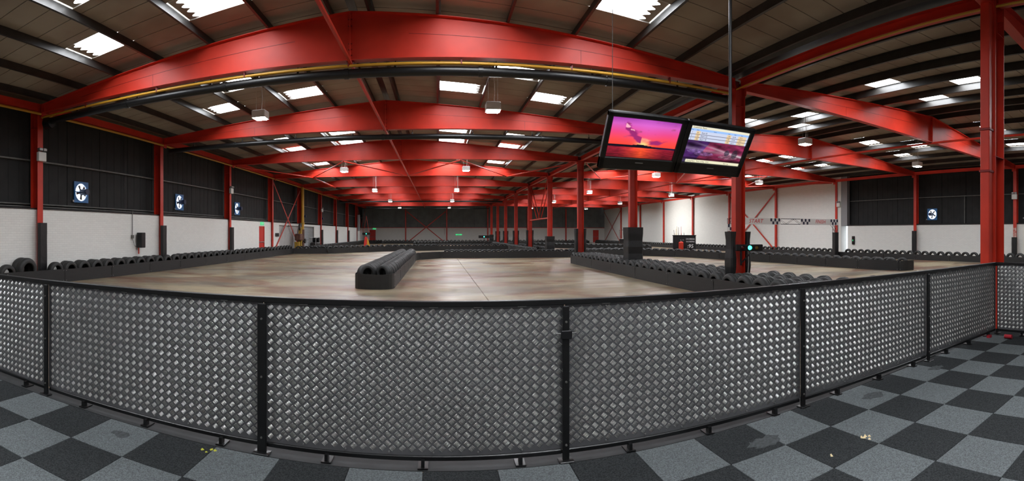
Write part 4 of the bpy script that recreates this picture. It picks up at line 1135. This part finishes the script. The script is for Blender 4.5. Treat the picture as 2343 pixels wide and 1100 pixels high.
def cab(lx, ly): return (16.6+lx*ct-ly*sn, 29.5+lx*sn+ly*ct)
cx, cy = cab(-.22, -.62)
t2 = thing('red_cylinder', 'dull red cylinder standing in front of the black cabinet', 'cylinder', (cx, cy, 0))
MB().lathe([(.001, 0), (.16, 0), (.17, .03), (.17, .95), (.12, 1.0), (.04, 1.02), (.001, 1.02)], 18, 'z').build('body', 'redcol', t2, smooth=True)
MB().tube((0, 0, 1.02), (0, 0, 1.07), .03, 8).build('valve', 'galv', t2); 
for i, (lx, h, m) in enumerate(((-.72, .35, 'wood'), (-.6, .42, 'crumb'), (-.52, .62, 'crumb'), (-.4, .55, 'wood'), (-.22, .6, 'redcol'), (-.02, .18, 'galv'))):
    cx, cy = cab(lx, .05)
    o = MB().tube((0, 0, 0), (rnd.uniform(-.03, .03), 0, h), .014, 6, .01).tube((0, 0, 0), (0, 0, .12), .02, 6).build('flag_stick', m, None, loc=(cx, cy, 1.461))
    o['label'] = ['short brown flag stick at the left end of the black cabinet top', 'cream flag stick second on the black cabinet top', 'tallest cream flag stick on the black cabinet top', 'brown flag stick in the middle of the cabinet top group', 'thin red flag stick right of the group on the cabinet', 'stubby grey stick alone near the cabinet centre'][i]; o['category'] = 'flag stick'

# wire trolley by the right wall
t = thing('wire_trolley', 'tall thin wire trolley frame near the far white wall', 'trolley', (21.5, 50.7, 0), -.4)
b = MB()
for z in (.35, 1.95): b.path([(-1.3, -.3, z), (1.3, -.3, z), (1.3, .3, z), (-1.3, .3, z), (-1.3, -.3, z)], .02, 6)
for x in (-1.3, 1.3):
    for y in (-.3, .3): b.tube((x, y, .06), (x, y, 1.95), .02, 6)
b.build('frame', 'brown', t); MB().cbox(-1.28, 0, -.28, .28, .55, .95, .02).build('black_crate', 'black', t)
for x in (-1.2, 1.2):
    for y in (-.25, .25): MB().tube((x, y-.02, .06), (x, y+.02, .06), .06, 10).build('castor', 'black', t)

# ------------------------------------------------------------------ machines by the yellow riser
t = thing('workshop_machine', 'old oily yellow and brown machine by the yellow riser', 'machine', (-11.05, 37.3, 0))
MB().cbox(-.3, .3, -.5, .5, 0, .5, .05).build('base', 'machine', t)
MB().cbox(-.2, .2, -.75, -.5, .0, .9, .03).build('side_box', 'yellow2', t)
MB().cbox(-.12, .12, .1, .4, .5, 2.1, .03).build('mast', 'yellow2', t)
MB().cbox(-.25, .25, -.55, .15, 1.0, 1.55, .06).build('gear_housing', 'brown', t)
MB().lathe([(.03, -.06), (.3, -.06), (.3, .06), (.03, .06)], 16, 'x', (.0, .2, 2.1)).build('flywheel', 'machine', t)
MB().lathe([(.03, .2), (.2, .2), (.2, .3), (.03, .3)], 14, 'x', (.0, .75, .95)).build('handwheel', 'machine', t)
b = MB(); b.tube((0, -.5, 1.0), (0, -.1, .5), .05, 8); b.tube((0, .4, .6), (.1, .9, .95), .04, 8); b.tube((0, -.6, 1.5), (0, -.3, 2.0), .03, 6); b.build('linkage', 'machine', t)
t = thing('engine_trolley', 'dark engine on a tubular trolley left of the padded wall column', 'machine', (-11.22, 43.0, 0))
MB().cbox(-.35, .35, -.6, .6, .25, .75, .08).build('engine_block', 'machine', t)
MB().lathe([(.02, -.3), (.22, -.3), (.25, .3), (.02, .3)], 14, 'x', (0, .35, .95)).build('air_filter', 'black', t)
MB().path([(.3, -1.0, .2), (.3, -.9, 1.15), (.3, .4, 1.2), (.3, .5, .75)], .03, 8).path([(-.3, -1.0, .2), (-.3, -.9, 1.15), (-.3, .4, 1.2), (-.3, .5, .75)], .03, 8).build('handle_frame', 'galv', t)
for x in (-.35, .35):
    for y in (-.5, .5): MB().lathe([(.02, -.05), (.16, -.05), (.16, .05), (.02, .05)], 14, 'x', (x, y, .16)).build('wheel', 'black', t)

# ------------------------------------------------------------------ small wall fittings
def twin_spot(label, loc, rotz):
    t = thing('emergency_light', label, 'emergency light', loc, rotz)
    MB().cbox(-.17, .17, -.12, 0, 0, .3, .012).build('case', 'whitebox', t)
    for s in (-.09, .09):
        b = MB(); b.cbox(s-.075, s+.075, -.16, -.03, .33, .42, .012); b.tube((s, -.06, .3), (s, -.06, .34), .015, 6); b.build('spot_head', 'galv', t)
    return t
twin_spot('white twin-spot emergency light on the first left wall column', (XL+.0, YF(1), 3.92), PI/2)
twin_spot('white twin-spot emergency light on the third left wall column', (XL+.0, YF(3), 3.85), PI/2)
twin_spot('white twin-spot emergency light on the seventh left wall column', (XL+.0, YF(6), 3.7), PI/2)
twin_spot('white twin-spot emergency light on the stickered right wall column', (XR+.02, YF(1), 3.65), -PI/2)
twin_spot('white twin-spot emergency light high on the white wall pier', (27.28, YW+.18, 3.6), -PI/2)
t = thing('wall_speaker', 'black loudspeaker box on the left white wall', 'loudspeaker', (-11.62, 16.1, 1.0))
MB().cbox(.06, .32, -.14, .14, .0, .62, .015).build('cabinet', 'black', t); MB().box(0, .08, -.04, .04, .2, .4).build('bracket', 'blackpaint', t)
MB().box(.12, .16, -.12, -.08, -.25, .0).build('lower_bracket', 'redcol', t)
t = thing('conduit_run', 'thin grey conduit with a switch dropping down the left white wall', 'conduit', (-11.6, 15.7, 0))
MB().tube((0.02, 0, 1.5), (0.02, 0, 2.5), .014, 6).build('conduit', 'steelgrey', t); MB().box(0, .06, -.06, .06, 1.38, 1.52).build('switch_box', 'steelgrey', t)
MB().path([(.03, 0, 1.4), (.04, .1, 1.1), (.05, .45, .95)], .008, 5).build('cable', 'black', t)
MB().path([(.0, 0, 2.49), (-.36, 0, 2.5), (-.40, 0, 5.5)], .012, 6).build('upper_conduit', 'black', t)
o = MB().cbox(-11.62, -11.56, 33.0, 33.7, 1.35, 1.6, .01).build('notice_sign', 'black'); o['label'] = 'small dark notice with amber marks on the left wall by the braces'; o['category'] = 'sign'
t = thing('bollard_flag', 'red and yellow cloth draped over a tyre in the cross barrier', 'cloth', (-6.1, 40.9, .55))
MB().prism([(-.25, -.2), (.0, -.25), (.05, .7), (-.15, .75), (-.22, .3)], 'y', -.05, .0).build('red_part', 'red_door', t)
MB().prism([(.0, -.2), (.3, -.15), (.15, .45), (.05, .6)], 'y', -.06, .0).build('yellow_part', 'yellow', t)
